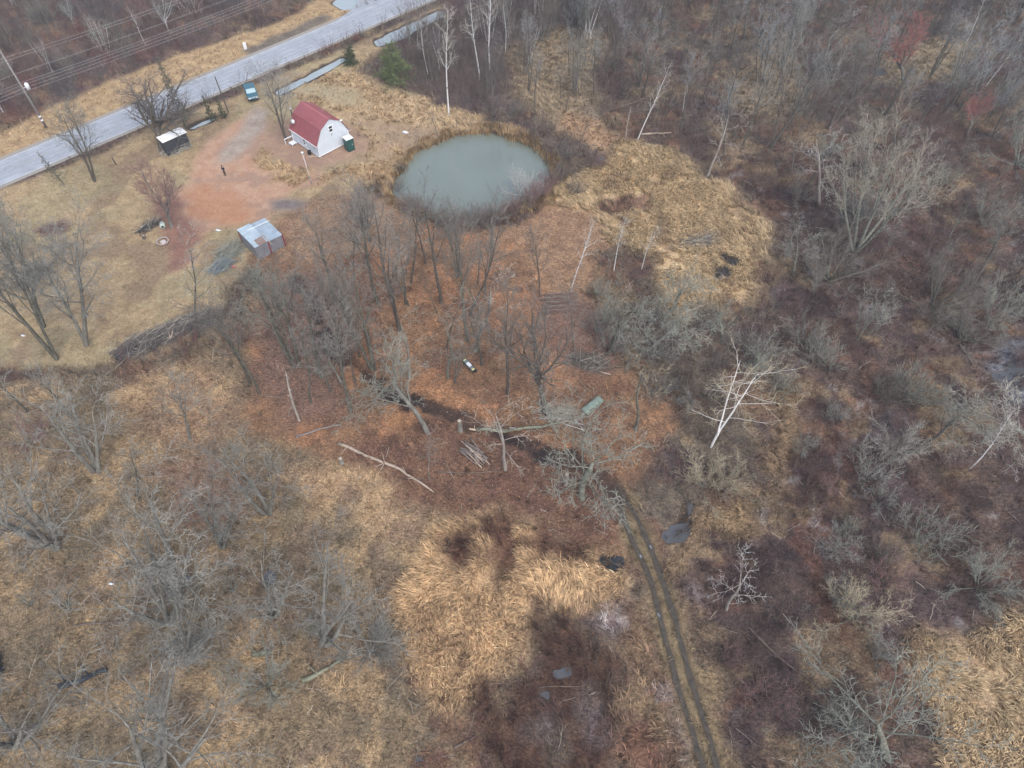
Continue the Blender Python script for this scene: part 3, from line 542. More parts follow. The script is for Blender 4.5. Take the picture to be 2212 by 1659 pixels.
# bushes
for j, sd in enumerate((121, 122, 123)):
    Rr = np.random.default_rng(sd); st = []
    for i in range(26): st.append(up1(2.6*(.6+.5*Rr.random()), .022, rad(8+38*Rr.random()), i*2.4+Rr.random(), p=(.5*Rr.normal(), .5*Rr.normal(), -.1), rt=.01, k=4, jit=.07, up=.03))
    proto('bush%d' % j, sd, st, [(6, .2, .98, rad(15), rad(42), .42, .3, 3, .09, .05, .7), (5, .15, 1, rad(18), rad(45), .5, .3, 3, .1, .03, .8)], split=1, rmin=.011)
for j, sd in enumerate((131, 132)):
    Rr = np.random.default_rng(sd); st = []
    for i in range(7): st.append(up1(7.5*(.7+.4*Rr.random()), .05, rad(3+16*Rr.random()), i*2.4, p=(.5*Rr.normal(), .5*Rr.normal(), -.1), rt=.012, k=6, jit=.04, up=.04))
    proto('pole%d' % j, sd, st, [(9, .3, .98, rad(18), rad(45), .24, .3, 4, .09, .07, .5), (6, .15, 1, rad(18), rad(45), .5, .3, 3, .1, .05, .7), (4, .1, 1, rad(20), rad(45), .5, .3, 3, .1, .0, .8)], split=1, rmin=.011)
TR = np.random.default_rng(5)
FORM = {'forest': 'tall_bare_tree', 'fork': 'forked_tree', 'slim': 'slender_tree', 'pole': 'thicket_tree', 'swamp': 'crooked_tree', 'multi': 'many_stemmed_tree', 'dead': 'thin_crowned_tree', 'lawn': 'lawn_tree', 'vase': 'spreading_tree'}
def put(key, base, H, wf, name, label, bark, twig, group=None, axis_=None, yaw=None, cat='tree', cut=None):
    tm, cm, top = PR[key]; s = H/top
    name = (FORM.get(key.rstrip('0123456789'), name) if name == 'bare_tree' else name); e = empty(name, (base[0], base[1], 0)); tag(e, label, cat, group)
    yaw = TR.random()*6.283 if yaw is None else yaw
    q = Vector((0, 0, 1)).rotation_difference(Vector(axis_)) if axis_ is not None else Vector((0, 0, 1)).rotation_difference(Vector((TR.normal(0, .05), TR.normal(0, .05), 1)).normalized())
    e.rotation_mode = 'QUATERNION'; e.rotation_quaternion = q @ Matrix.Rotation(yaw, 3, 'Z').to_quaternion(); e.scale = (s*wf, s*wf, s)
    for nm, me, m in (('trunk', tm, bark), ('crown', cm, twig)):
        if me is None: continue
        o = link(nm, me, e); o.material_slots[0].link = 'OBJECT'; o.material_slots[0].material = M[m]
    return e
def tree(key, b, t, wf, name, label, bark, twig, dy=0.0, group=None, cat='tree', yaw=None):
    B = G(*b); T = Gy(*t, B[1]+dy); d = T-B; H = float(np.linalg.norm(d))
    if 0: print(label, 'H %.1f' % H, 'lean %.0f' % math.degrees(math.acos(d[2]/H)))
    return put(key, B, H, wf, name, label, bark, twig, group, tuple(d/H), yaw, cat)
YG, WG = 'bare trees round the yard', 'bare trees of the leafy grove'
# --- yard
tree('oak0', (352, 328), (272, 140), 1.5, 'oak_tree', 'big dark spreading oak with crooked limbs beside the white-roofed shed', 'bark_dark', 'twig_dark', dy=2)
tree('lawn0', (204, 392), (110, 185), .9, 'bare_tree', 'tall forked grey tree standing by itself at the road edge left of the oak', 'bark_dark', 'twig_grey')
tree('larch', (138, 398), (80, 326), 1.0, 'conifer_sapling', 'thin dull-green sapling leaning at the road edge on the far left', 'bark_dark', 'needle_dull')
tree('spindle', (402, 276), (338, 122), .9, 'spindly_spruce', 'tall spindly spruce rising right behind the white-roofed shed', 'bark_olive', 'needle_dull')
tree('spruce', (459, 259), (437, 206), .8, 'spruce_tree', 'small green spruce nearer the oak, of the two by the thin pole', 'bark_dark', 'needle', group='two small spruces by the pole')
tree('spruce', (485, 254), (465, 207), .75, 'spruce_tree', 'small green spruce right next to the thin dark pole', 'bark_dark', 'needle', group='two small spruces by the pole')
tree('lawn1', (618, 302), (556, 118), .95, 'bare_tree', 'forked grey tree between the barn house and the parked car', 'bark_dark', 'twig_grey')
tree('maple0', (371, 491), (308, 330), 1.05, 'maple_tree', 'round red-twigged maple at the edge of the red dirt yard', 'bark_grey', 'twig_wine', dy=1)
tree('lawn1', (186, 746), (126, 425), .85, 'bare_tree', 'tall double-trunked grey tree on the tan lawn at left', 'bark_grey', 'twig_grey')
tree('lawn0', (95, 706), (-20, 420), .8, 'bare_tree', 'grey tree at left with a dark brush heap behind its trunk', 'bark_olive', 'twig_grey')
tree('lawn1', (123, 775), (-130, 440), .75, 'bare_tree', 'leaning trunk at the left edge whose top is out of frame', 'bark_olive', 'twig_grey')
tree('forest2', (60, 620), (-60, 395), 1.0, 'bare_tree', 'hazy grey tree at the left edge behind the lawn trees', 'bark_olive', 'twig_grey')
tree('slim0', (430, 727), (383, 522), 1.2, 'bare_tree', 'slender bare tree standing in the long dark brush pile', 'bark_olive', 'twig_grey')
tree('snag', (646, 908), (600, 814), .8, 'dead_snag', 'pale barkless snag leaning left at the west edge of the grove', 'bark_dead', 'twig_white', cat='dead tree')
# --- grove
for (k_, b_, t_, wf, lb, bk, tw) in [
  ('forest0', (725, 656), (636, 445), 1.0, 'dark tree closest to the metal shed on its right side', 'bark_olive', 'twig_dark2'),
  ('forest1', (818, 656), (732, 378), 1.0, 'tall tree of the grove whose top reaches left of the pond', 'bark_olive', 'twig_dark2'),
  ('fork0', (864, 713), (800, 356), .85, 'tallest grove tree, dark trunk rising to the west bank of the pond', 'bark_dark', 'twig_dark2'),
  ('fork1', (806, 800), (725, 530), .85, 'forked grove tree right of the dark muddy track', 'bark_olive', 'twig_dark2'),
  ('slim0', (746, 728), (690, 590), .9, 'thin leaning tree between two thick grove trunks', 'bark_dark', 'twig_dark2'),
  ('forest2', (953, 654), (932, 392), .95, 'straight grove tree with its crown against the lower pond', 'bark_dark', 'twig_dark2'),
  ('fork1', (991, 600), (985, 420), 1.0, 'rearmost grove tree with its crown over the middle of the pond', 'bark_dark', 'twig_dark2'),
  ('forest0', (1011, 738), (1000, 472), .9, 'tall grove tree with the narrow dark box to its lower right', 'bark_olive', 'twig_dark2'),
  ('dead', (1028, 758), (1084, 568), 1.1, 'right-leaning grove tree ending in a pale pinkish tip', 'bark_grey', 'twig_pale'),
  ('slim1', (1016, 682), (1062, 436), 1.1, 'thin dark tree leaning right in front of the pond', 'bark_dark', 'twig_dark2'),
  ('forest1', (696, 816), (600, 555), .95, 'grove tree left of the dark muddy track', 'bark_olive', 'twig_dark2'),
  ('fork0', (646, 786), (556, 538), .85, 'grey forked tree below the metal shed', 'bark_olive', 'twig_dark2'),
  ('fork1', (634, 792), (498, 556), .95, 'many-stemmed tree leaning left in front of the metal shed', 'bark_olive', 'twig_lichen'),
  ('forest2', (758, 891), (688, 636), .9, 'thick-based tree at the south edge of the grove beside the pale snag', 'bark_olive', 'twig_dark2'),
  ('dead', (886, 816), (878, 655), 1.0, 'greyish thin tree in the middle of the grove', 'bark_grey', 'twig_lichen'),
  ('dead', (968, 816), (960, 682), 1.2, 'pale bushy tree left of the narrow dark box', 'bark_lichen', 'twig_lichen'),
  ('forest0', (1096, 851), (1084, 566), .75, 'dark straight tree right of the narrow dark box', 'bark_dark', 'twig_dark2'),
  ('slim1', (888, 612), (884, 424), 1.3, 'slim tree at the back of the grove by the pond bank', 'bark_dark', 'twig_dark2'),
  ('forest1', (876, 657), (848, 446), .85, 'grove tree between the two tallest ones', 'bark_olive', 'twig_dark2'),
  ('forest2', (1167, 641), (1152, 462), .75, 'dark straight tree beside the stack of long poles', 'bark_dark', 'twig_dark2'),
  ('oak1', (1176, 878), (1146, 612), .62, 'dark many-armed tree above the tarp-covered woodpile', 'bark_dark', 'twig_dark2'),
  ('swamp0', (925, 936), (880, 765), 1.0, 'bushy pale-twigged tree standing over the muddy track', 'bark_grey', 'twig_lichen'),
  ('dead', (1093, 1014), (1096, 852), 1.1, 'pale thin tree by the heap of poles', 'bark_dead', 'twig_pale'),
  ('slim0', (928, 1038), (912, 934), .8, 'thin grey tree at the root end of the long fallen trunk', 'bark_grey', 'twig_dark2'),
  ('slim1', (672, 870), (610, 690), 1.2, 'slender tree behind the pale snag', 'bark_olive', 'twig_dark2'),
  ('slim0', (560, 850), (470, 640), 1.3, 'slim tree right of the long dark brush pile', 'bark_olive', 'twig_dark2'),
  ('forest1', (540, 830), (440, 610), .9, 'grey tree with low limbs right of the long dark brush pile', 'bark_olive', 'twig_dark2'),
  ('slim1', (790, 770), (742, 600), 1.2, 'slender tree touching the right side of the muddy track', 'bark_olive', 'twig_dark2'),
  ('swamp1', (740, 830), (700, 735), .9, 'low pale twiggy tree left of the muddy track', 'bark_grey', 'twig_lichen'),
  ('forest2', (920, 570), (890, 385), .8, 'hazy tree at the south bank of the pond', 'bark_dark', 'twig_dark2'),
  ('fork0', (1060, 545), (1056, 400), .9, 'hazy dense tree in front of the right half of the pond', 'bark_dark', 'twig_dark2'),
  ('maple1', (800, 520), (760, 380), .9, 'hazy bare tree on the bank left of the pond', 'bark_olive', 'twig_dark2'),
  ('slim0', (1240, 760), (1228, 620), 1.3, 'thin bare tree right of the stack of long poles', 'bark_dark', 'twig_brown')]:
    tree(k_, b_, t_, wf, 'bare_tree', lb, bk, tw, group=WG)
# --- birches
for (k_, b_, t_, wf, lb) in [
  ('birch0', (1233, 629), (1263, 470), 1.0, 'slim white birch right of the stack of long poles'),
  ('birch1', (1326, 584), (1349, 450), 1.0, 'white birch in the tan grass beside the brown patch'),
  ('birch0', (1386, 580), (1418, 462), 1.0, 'white birch farthest right in the tan grass by the clearing'),
  ('birch1', (970, 251), (952, -12), .9, 'tall white birch at the front of the thicket beyond the yard'),
  ('birch0', (1036, 172), (1022, -50), 1.0, 'bright white birch in the thicket above the pond'),
  ('birch1', (1058, 150), (1040, -60), 1.0, 'double-looking white birch right in the thicket top'),
  ('birch0', (924, 160), (900, 20), .9, 'thin white birch beside the green pine bush'),
  ('birch1', (1376, 306), (1440, 138), 1.0, 'leaning white-topped birch over fallen logs in the right wood'),
  ('birch0', (1475, 240), (1485, 160), .8, 'short white birch piece in the right wood behind the leaning one'),
  ('birch1', (2094, 1013), (2215, 905), 1.1, 'leaning white birch at the right edge'),
  ('birch0', (2130, 186), (2215, 60), 1.0, 'pale birch leaning out at the upper right edge'),
  ('birch1', (2085, 95), (2150, -20), 1.0, 'white birch at the top right corner')]:
    tree(k_, b_, t_, wf, 'birch_tree', lb, 'bark_birch', 'twig_pale', group='white birches')
tree('birchfork', (1536, 966), (1624, 806), 1.2, 'birch_tree', 'bright white wide-armed birch above the two radial willows', 'bark_white', 'twig_tan', yaw=.4)
# --- middle right
for (k_, b_, t_, wf, nm, lb, bk, tw, dy) in [
  ('swamp1', (1386, 762), (1500, 610), 1.0, 'leaning_tree', 'grey trunk leaning right with a pale crown over the tan grass', 'bark_grey', 'twig_lichen', 1),
  ('swamp2', (1311, 767), (1356, 632), 1.0, 'bare_tree', 'dark green-grey tree left of the leaning grey trunk', 'bark_olive', 'twig_lichen', 0),
  ('dead', (1373, 928), (1402, 785), 1.2, 'bare_tree', 'small crooked tree right of the tarp-covered woodpile', 'bark_olive', 'twig_tan', 0),
  ('lean', (1262, 1076), (1400, 965), 2.0, 'leaning_tree', 'thick lichen-grey trunk leaning over the head of the rutted track', 'bark_lichen', 'twig_lichen', 1),
  ('vase0', (1515, 1050), (1528, 1010), 1.25, 'willow_clump', 'radial tan willow, left one of the pair below the white birch', 'bark_lichen', 'twig_tan', 3),
  ('vase1', (1566, 1058), (1590, 1005), 1.3, 'willow_clump', 'radial tan willow, right one of the pair below the white birch', 'bark_lichen', 'twig_tan', 3),
  ('vase0', (1940, 974), (1955, 925), 1.2, 'willow_clump', 'radial pale willow alone in the brown shrubs at right', 'bark_lichen', 'twig_pale', 3),
  ('swamp1', (1993, 958), (2096, 836), .9, 'bare_tree', 'dark leaning tree with a pale green crown right of the radial willow', 'bark_dark', 'twig_lichen', 0),
  ('vase1', (1838, 1334), (1900, 1255), 1.5, 'willow_clump', 'radial green-grey willow crown with a white leaning trunk at lower right', 'bark_lichen', 'twig_tan', 2),
  ('dead', (1569, 1316), (1606, 1192), .9, 'dead_tree', 'small white dead tree right of the rutted track', 'bark_dead', 'twig_white', 0),
  ('broad', (1847, 540), (1935, 240), .84, 'broad_tree', 'huge pale fan-shaped tree in the upper right wood', 'bark_lichen', 'twig_tan2', 2),
  ('dead', (1770, 440), (1792, 268), 1.25, 'dead_tree', 'whitish dead tree just left of the huge fan-shaped tree', 'bark_dead', 'twig_white', 0),
  ('swamp2', (1712, 598), (1742, 500), .9, 'bare_tree', 'small pale lichen-grown tree left of the huge fan-shaped tree', 'bark_lichen', 'twig_lichen', 0),
  ('forest1', (2098, 616), (2240, 420), 1.0, 'bare_tree', 'dark leaning tree at the right edge below the fan-shaped tree', 'bark_dark', 'twig_lichen', 0),
  ('dead', (1528, 384), (1606, 228), 1.2, 'dead_tree', 'leaning dead tree with drooping pale branches at the marsh edge', 'bark_dead', 'twig_pale', 0),
  ('snag', (1351, 299), (1354, 230), .7, 'dead_snag', 'short white snag beside the leaning birch in the right wood', 'bark_dead', 'twig_white', 0),
  ('fork1', (1241, 202), (1250, 70), 1.0, 'bare_tree', 'many-stemmed grey tree in tan grass above the pond', 'bark_olive', 'twig_grey', 0),
  ('maple0', (1950, 175), (1960, 18), 1.25, 'maple_tree', 'wide red-budded maple at the top right', 'bark_grey', 'twig_red', 2),
  ('maple1', (2090, 290), (2130, 170), 1.0, 'maple_tree', 'red-budded maple at the right edge below the wide one', 'bark_grey', 'twig_red', 2),
  ('fork0', (1664, 320), (1772, 132), 1.0, 'bare_tree', 'dark leaning trunk with a side fork in the upper right wood', 'bark_dark', 'twig_dark', 0),
  ('forest2', (1746, 242), (1788, 120), 1.0, 'bare_tree', 'dark slender tree right of the dark fork in the upper right wood', 'bark_dark', 'twig_dark', 0),
  ('swamp0', (2230, 960), (2260, 830), 1.0, 'bare_tree', 'pale grey tree crown cut by the right edge', 'bark_grey', 'twig_pale', 0),
  ('vase0', (2110, 1270), (2160, 1200), 1.3, 'willow_clump', 'pale radial willow above the right golden grass', 'bark_lichen', 'twig_lichen', 2),
  ('swamp2', (1920, 1640), (1980, 1560), 1.3, 'bare_tree', 'green-grey twiggy tree at the lower right edge', 'bark_lichen', 'twig_lichen', 0),
  ('swamp1', (1440, 680), (1490, 570), .9, 'bare_tree', 'pale green twiggy tree on the near side of the tan grass', 'bark_lichen', 'twig_lichen', 0),
  ('swamp0', (1560, 740), (1600, 660), .9, 'bare_tree', 'low green-grey tree below the tan grass', 'bark_lichen', 'twig_lichen', 0),
  ('swamp2', (1630, 820), (1680, 730), 1.0, 'bare_tree', 'low green-grey tree above the white birch', 'bark_lichen', 'twig_lichen', 0)]:
    put('swamp1', G(*b_), 9.0, 2.0, nm, lb, bk, tw, axis_=(.46, .10, .88), yaw=2.0) if k_ == 'lean' else (put(k_, G(*b_), wf*3.7, 1.15, nm, lb, bk, tw, cat='willow') if 'willow' in nm else tree(k_, b_, t_, wf, nm, lb, bk, tw, dy=dy))
# --- rough grass at lower left
for (k_, b_, t_, wf, lb, bk, tw, dy) in [
  ('multi1', (208, 1017), (90, 820), 1.00, 'many-trunked tree leaning left at the edge of the rough grass', 'bark_grey', 'twig_grey', 0),
  ('forest0', (410, 951), (352, 780), 1.0, 'grey tree alone between the brush pile and the rough grass', 'bark_grey', 'twig_grey', 0),
  ('multi0', (578, 1108), (470, 910), 0.88, 'green-grey forked tree in the rough grass', 'bark_grey', 'twig_grey', 0),
  ('multi2', (120, 1180), (-20, 1000), 0.96, 'heavy dark trunk leaning out at the left edge', 'bark_grey', 'twig_grey', 0),
  ('multi0', (372, 1278), (340, 1035), 0.80, 'upright grey tree in the middle of the rough grass', 'bark_grey', 'twig_grey', 0),
  ('multi1', (360, 1345), (200, 1150), 0.88, 'long low trunk leaning far left in the rough grass', 'bark_grey', 'twig_grey', 0),
  ('multi2', (400, 1420), (410, 1290), 0.80, 'bushy grey thicket tree in the rough grass', 'bark_grey', 'twig_grey', 1),
  ('multi1', (345, 1690), (330, 1520), 0.80, 'crooked green-grey tree at the lower edge', 'bark_grey', 'twig_grey', 0),
  ('multi0', (700, 1390), (760, 1210), 0.80, 'green-grey tree left of the golden marsh grass', 'bark_grey', 'twig_grey', 0),
  ('vase1', (800, 1400), (850, 1330), 1.0, 'grey radial shrub tree touching the golden marsh grass', 'bark_grey', 'twig_grey', 2),
  ('multi2', (30, 1610), (20, 1490), 0.88, 'green-grey twiggy tree at the lower left corner', 'bark_grey', 'twig_grey', 1),
  ('multi1', (590, 1330), (620, 1170), 0.80, 'bare tree over the largest pool of the rough grass', 'bark_grey', 'twig_grey', 0),
  ('slim1', (300, 1080), (250, 950), 1.2, 'thin bare tree below the many-trunked leaning tree', 'bark_olive', 'twig_grey', 0),
  ('multi2', (480, 1180), (430, 1050), 0.80, 'low bare tree left of the green-grey forked tree', 'bark_grey', 'twig_grey', 0),
  ('forest2', (60, 890), (-60, 740), .9, 'grey bare tree at the left edge under the lawn', 'bark_olive', 'twig_grey', 0),
  ('forest1', (150, 900), (60, 760), .9, 'grey bare tree left of the lower tip of the brush pile', 'bark_olive', 'twig_grey', 0),
  ('vase0', (60, 960), (50, 900), 1.1, 'reddish many-stemmed shrub tree at the left edge', 'bark_grey', 'twig_wine', 1)]:
    tree(k_, b_, t_, wf, 'bare_tree', lb, bk, tw, dy=dy, group='bare trees of the rough grass')
# --- green bushes beyond the yard
tree('pinebush', (856, 176), (838, 88), .95, 'pine_bush', 'tall bright green pine bush at the thicket edge', 'bark_dark', 'needle_light', cat='pine')
tree('pinebush', (757, 140), (756, 96), .9, 'pine_bush', 'small dark green pine bush beside the ditch', 'bark_dark', 'needle', cat='pine')
# --- saplings round the pond
for b_, t_ in [((1060, 283), (1062, 200)), ((1079, 285), (1083, 205)), ((1096, 290), (1100, 215)), ((948, 302), (934, 235)), ((987, 288), (980, 250)), ((905, 318), (900, 280)), ((1012, 250), (1008, 190)), ((1155, 330), (1165, 250)), ((1180, 355), (1200, 270)), ((1212, 380), (1236, 290)), ((1276, 372), (1290, 300)), ((1250, 330), (1262, 240))]:
    tree('slim%d' % TR.integers(2), b_, t_, 1.25, 'sapling', 'thin bare sapling on the bank of the pond', 'bark_dark', 'twig_dark', group='saplings round the pond')
for b_, w_, tw in [((1215, 385), 1.1, 'twig_brown'), ((1185, 405), 1.1, 'twig_wine'), ((1150, 440), 1.2, 'twig_wine'), ((1105, 468), 1.2, 'twig_wine'), ((1050, 490), 1.1, 'twig_brown'), ((880, 455), 1.0, 'twig_wine'), ((1225, 345), 1.0, 'twig_brown'), ((1290, 360), 1.0, 'twig_wine'), ((860, 412), .8, 'twig_brown'), ((945, 478), 1.0, 'twig_brown'), ((1240, 420), 1.0, 'twig_brown'), ((1120, 250), 1.0, 'twig_brown'), ((1020, 486), 1.2, 'twig_brown'), ((985, 490), 1.0, 'twig_wine'), ((960, 484), 1.0, 'twig_brown'), ((915, 462), 1.0, 'twig_wine'), ((1075, 478), 1.2, 'twig_brown'), ((1130, 455), 1.1, 'twig_brown'), ((1165, 425), 1.2, 'twig_wine'), ((1200, 395), 1.1, 'twig_brown'), ((895, 448), .8, 'twig_brown'), ((868, 372), .7, 'twig_brown'), ((1000, 494), 1.1, 'twig_brown'), ((1045, 482), 1.0, 'twig_wine')]:
    put('bush%d' % TR.integers(3), G(*b_), 3.2*w_, 1.0, 'bush', 'bare brown-red bush at the edge of the pond', 'bark_dark', tw, 'bushes round the pond', cat='bush')
put('vase1', G(1125, 420), 5.5, .8, 'white_shrub', 'pale white-stemmed shrub leaning over the right side of the pond', 'bark_birch', 'twig_white', cat='shrub')
# --- fill trees of the woods
def fill(n_, poly, keys, H, barks, twigs, name, label, group, avoid=2.2):
    P = np.array([G(*p)[:2] for p in poly]); lo, hi = P.min(0), P.max(0); got = []; tries = 0
    while len(got) < n_ and tries < 6000:
        tries += 1; q = lo+(hi-lo)*TR.random(2)
        if not inpoly(q[:1], q[1:], P)[0]: continue
        u, v = proj(q[0], q[1], 0)
        if not (-120 < u < 2330 and -60 < v < 1720): continue
        if any((q[0]-a)**2+(q[1]-b)**2 < avoid**2 for a, b in got): continue
        i, j = cell(q[0], q[1])
        if HOL[i, j] < -.1 or names[ZID[i, j]] in ('marsh', 'straw') and TR.random() < (.8 if v > 300 else .1): continue
        got.append(q); h = H[0]+(H[1]-H[0])*TR.random(); kx = TR.integers(len(barks))
        put(keys[TR.integers(len(keys))], q, h, .9+.3*TR.random(), name, label, barks[kx], twigs[TR.integers(len(twigs))], group)
fill(46, [(-250, -60), (560, -60), (560, 20), (430, 70), (320, 110), (180, 165), (60, 225), (-100, 280), (-250, 280)], ['pole0', 'pole1', 'bush0', 'slim0', 'maple1'], (5, 9), ['bark_grey', 'bark_birch'], ['twig_brown', 'twig_wine', 'twig_grey', 'twig_brown'], 'bare_tree', 'bare tree in the purple-brown wood beyond the road', 'bare trees beyond the road', 2.6)
fill(34, [(1090, 0), (1330, 0), (1330, 150), (1280, 240), (1220, 280), (1150, 240), (1090, 180)], ['slim0', 'fork0', 'forest1', 'pole0', 'slim1'], (6, 11), ['bark_dark', 'bark_olive'], ['twig_grey', 'twig_blue', 'twig_brown'], 'bare_tree', 'bare tree in the straw-coloured glade above the pond', 'bare trees of the glade above the pond', 2.2)
fill(44, [(870, 60), (1000, 0), (1120, -60), (1350, -60), (1300, 60), (1180, 130), (1110, 235), (1000, 225), (930, 215), (880, 120)], ['pole0', 'pole1', 'slim1', 'birch0', 'pole1'], (6, 11), ['bark_dark', 'bark_grey', 'bark_birch'], ['twig_brown', 'twig_dark', 'twig_brown'], 'bare_tree', 'bare tree in the dense thicket between the pond and the top edge', 'bare trees of the dense thicket', 1.9)
fill(125, [(1180, -60), (2330, -60), (2330, 300), (2100, 330), (1900, 260), (1700, 330), (1550, 340), (1400, 270), (1300, 250)], ['forest0', 'forest1', 'forest2', 'fork0', 'fork1', 'slim0', 'pole0'], (10, 15), ['bark_dark', 'bark_dark', 'bark_olive'], ['twig_grey', 'twig_grey', 'twig_blue', 'twig_dark', 'twig_blue'], 'bare_tree', 'grey bare tree in the dense wood of the upper right', 'bare trees of the upper right wood', 2.9)
fill(58, [(1620, 360), (1800, 330), (2330, 330), (2330, 760), (2050, 780), (1760, 700), (1700, 560)], ['slim0', 'slim1', 'forest0', 'vase0', 'pole0', 'forest2'], (4, 9), ['bark_dark', 'bark_olive', 'bark_lichen'], ['twig_grey', 'twig_lichen', 'twig_brown'], 'bare_tree', 'bare tree among the brown shrubs right of the marsh grass', 'bare trees among the right shrubs', 3.3)
fill(48, [(1660, 700), (2330, 740), (2330, 1300), (2050, 1300), (1900, 1420), (1980, 1700), (1640, 1700), (1560, 1400), (1620, 1250), (1740, 1060)], ['slim0', 'slim1', 'bush0', 'bush1', 'swamp1', 'vase0'], (2.4, 5.5), ['bark_dark', 'bark_olive'], ['twig_brown', 'twig_wine', 'twig_lichen', 'twig_grey'], 'bare_shrub', 'small bare tree or shrub in the red-brown swamp at right', 'small trees of the red-brown swamp', 2.6)
fill(20, [(-60, 800), (200, 830), (300, 1000), (560, 1100), (780, 1200), (850, 1450), (800, 1660), (-60, 1660)], ['multi0', 'slim0', 'multi1', 'vase0', 'slim1'], (3, 6), ['bark_grey', 'bark_lichen', 'bark_olive'], ['twig_lichen', 'twig_grey', 'twig_grey'], 'bare_tree', 'low bare tree in the rough grass at lower left', 'low trees of the rough grass', 3.4)
fill(24, [(1280, 560), (1420, 700), (1640, 760), (1720, 860), (1640, 900), (1500, 900), (1330, 830), (1270, 700)], ['slim0', 'bush0', 'bush2', 'swamp0'], (2.6, 5), ['bark_dark', 'bark_olive'], ['twig_brown', 'twig_grey', 'twig_lichen'], 'bare_shrub', 'bare shrub between the leafy clearing and the marsh grass', 'shrubs between clearing and marsh', 2.4)

fill(16, [(600, 640), (760, 560), (900, 560), (1060, 600), (1090, 720), (1000, 850), (860, 860), (700, 860)], ['forest0', 'forest2', 'slim0', 'fork0'], (7, 13), ['bark_dark', 'bark_olive'], ['twig_brown', 'twig_grey'], 'bare_tree', 'slim dark grove tree amid the thicker trunks', 'slim trees of the leafy grove', 2.6)

# ------------------------------------------------------------------ ground cover nobody could count
def scatter(n_, dens):
    """points in view, kept with the probability dens[zone]"""
    X = TR.uniform(-112, 112, n_); Y = TR.uniform(9, 165, n_); u, v = proj(X, Y); k = (u > -60) & (u < 2280) & (v > -40) & (v < 1710)
    X, Y = X[k], Y[k]; i, j = cell(X, Y); D = np.array([dens.get(nm, 0) for nm in names])[ZID[i, j]]
    k = (TR.random(len(X)) < D*np.clip(1.25-1.6*MUDK[i, j], .04, 1)) & (BIGH[i, j] > -.03) & ((HOL[i, j] > -.05) | (TR.random(len(X)) < .4))
    return X[k], Y[k], i[k], j[k]
def road_clear(X, Y, a=-1.0, b=1.3):
    d = (X-s0[0])*RN[0]+(Y-s0[1])*RN[1]; return (d < a) | (d > RWID+b)
TRK = np.array([G(*p)[:2] for p in MR])
BLD = [Z((615, 240), (760, 240), (770, 350), (610, 350)), Z((500, 465), (625, 465), (625, 560), (500, 560))]
def keep(X, Y, tr=1.1):
    k = road_clear(X, Y) & (path_dist([tuple(p) for p in TRK], X, Y) > tr)
    for P in BLD: k &= ~inpoly(X, Y, P)
    return k
def blades(X, Y, n_, Lr, wr, lean, flow, spread, ca, cb, var, zb=-.03):
    N = len(X); X = np.repeat(X, n_)+TR.normal(0, spread, N*n_); Y = np.repeat(Y, n_)+TR.normal(0, spread, N*n_); T = N*n_
    L_ = TR.uniform(*Lr, T); w_ = TR.uniform(*wr, T); az = np.repeat(flow, n_)+TR.normal(0, .5, T); ln = TR.uniform(*lean, T)
    dx, dy = np.cos(az), np.sin(az); h1 = L_*.55; px, py = -dy*w_/2, dx*w_/2
    l1, l2 = ln*.6, np.minimum(ln*1.35, 1.5)
    b = np.stack([X, Y, np.full(T, zb)], -1); o = np.stack([px, py, np.zeros(T)], -1)
    m = b+np.stack([dx*np.sin(l1), dy*np.sin(l1), np.cos(l1)], -1)*h1[:, None]; t = m+np.stack([dx*np.sin(l2), dy*np.sin(l2), np.cos(l2)], -1)*(L_-h1)[:, None]
    V = np.stack([b-o, b+o, m+o*.9, m-o*.9, t], 1).reshape(-1, 3); of = np.arange(T)[:, None]*5
    f = TR.random((T, 1)); c = np.repeat(ca, n_, 0)*(1-f)+np.repeat(cb, n_, 0)*f; c = c*TR.uniform(1-var*.6, 1+var*.6, (T, 1))*np.repeat(TR.uniform(1-var*1.2, 1+var*1.1, (N, 1)), n_, 0)
    return V, of+np.array([[0, 1, 2, 3]]), of+np.array([[3, 2, 4]]), np.repeat(np.clip(c, 0, 1), 5, 0)
def stuff(name, parts, label, cat='ground cover'):
    V = []; Q = []; T = []; C_ = []; b = 0
    for v, q, t, c in parts: V.append(v); Q.append(q+b); T.append(t+b); C_.append(c); b += len(v)
    me = mesh_np(name, np.concatenate(V), np.concatenate(Q), np.concatenate(T), [M['attr']], False, {'col': np.concatenate(C_)})
    return tag(link(name, me), label, cat, kind='stuff')
def flowaz(X, Y, sc=7): return 6.283*1.6*fbm(X, Y, sc, 2, 3)
# tall marsh grass lying in combed swirls
X, Y, i, j = scatter(420000, {'marsh': 1, 'straw': .12, 'wet': .10, 'mix': .14, 'leaf2': .05, 'leaf': .004, 'frost': .05, 'shrub': .01, 'wood': .012}); k = keep(X, Y, 1.1); X, Y, i, j = X[k], Y[k], i[k], j[k]
gap = fbm(X, Y, 2.2, 6, 3); k = gap > .30; X, Y, i, j = X[k], Y[k], i[k], j[k]
stuff('marsh_grass', [blades(X, Y, 6, (.7, 1.35), (.04, .085), (.6, 1.3), 3.6+2.2*(fbm(X, Y, 8, 2, 3)-.5)*3, .10, CA[i, j]*1.22, CA[i, j]*.72+CB[i, j]*.15, .40)], 'tall golden marsh grass lying in combed swirls', 'marsh grass')
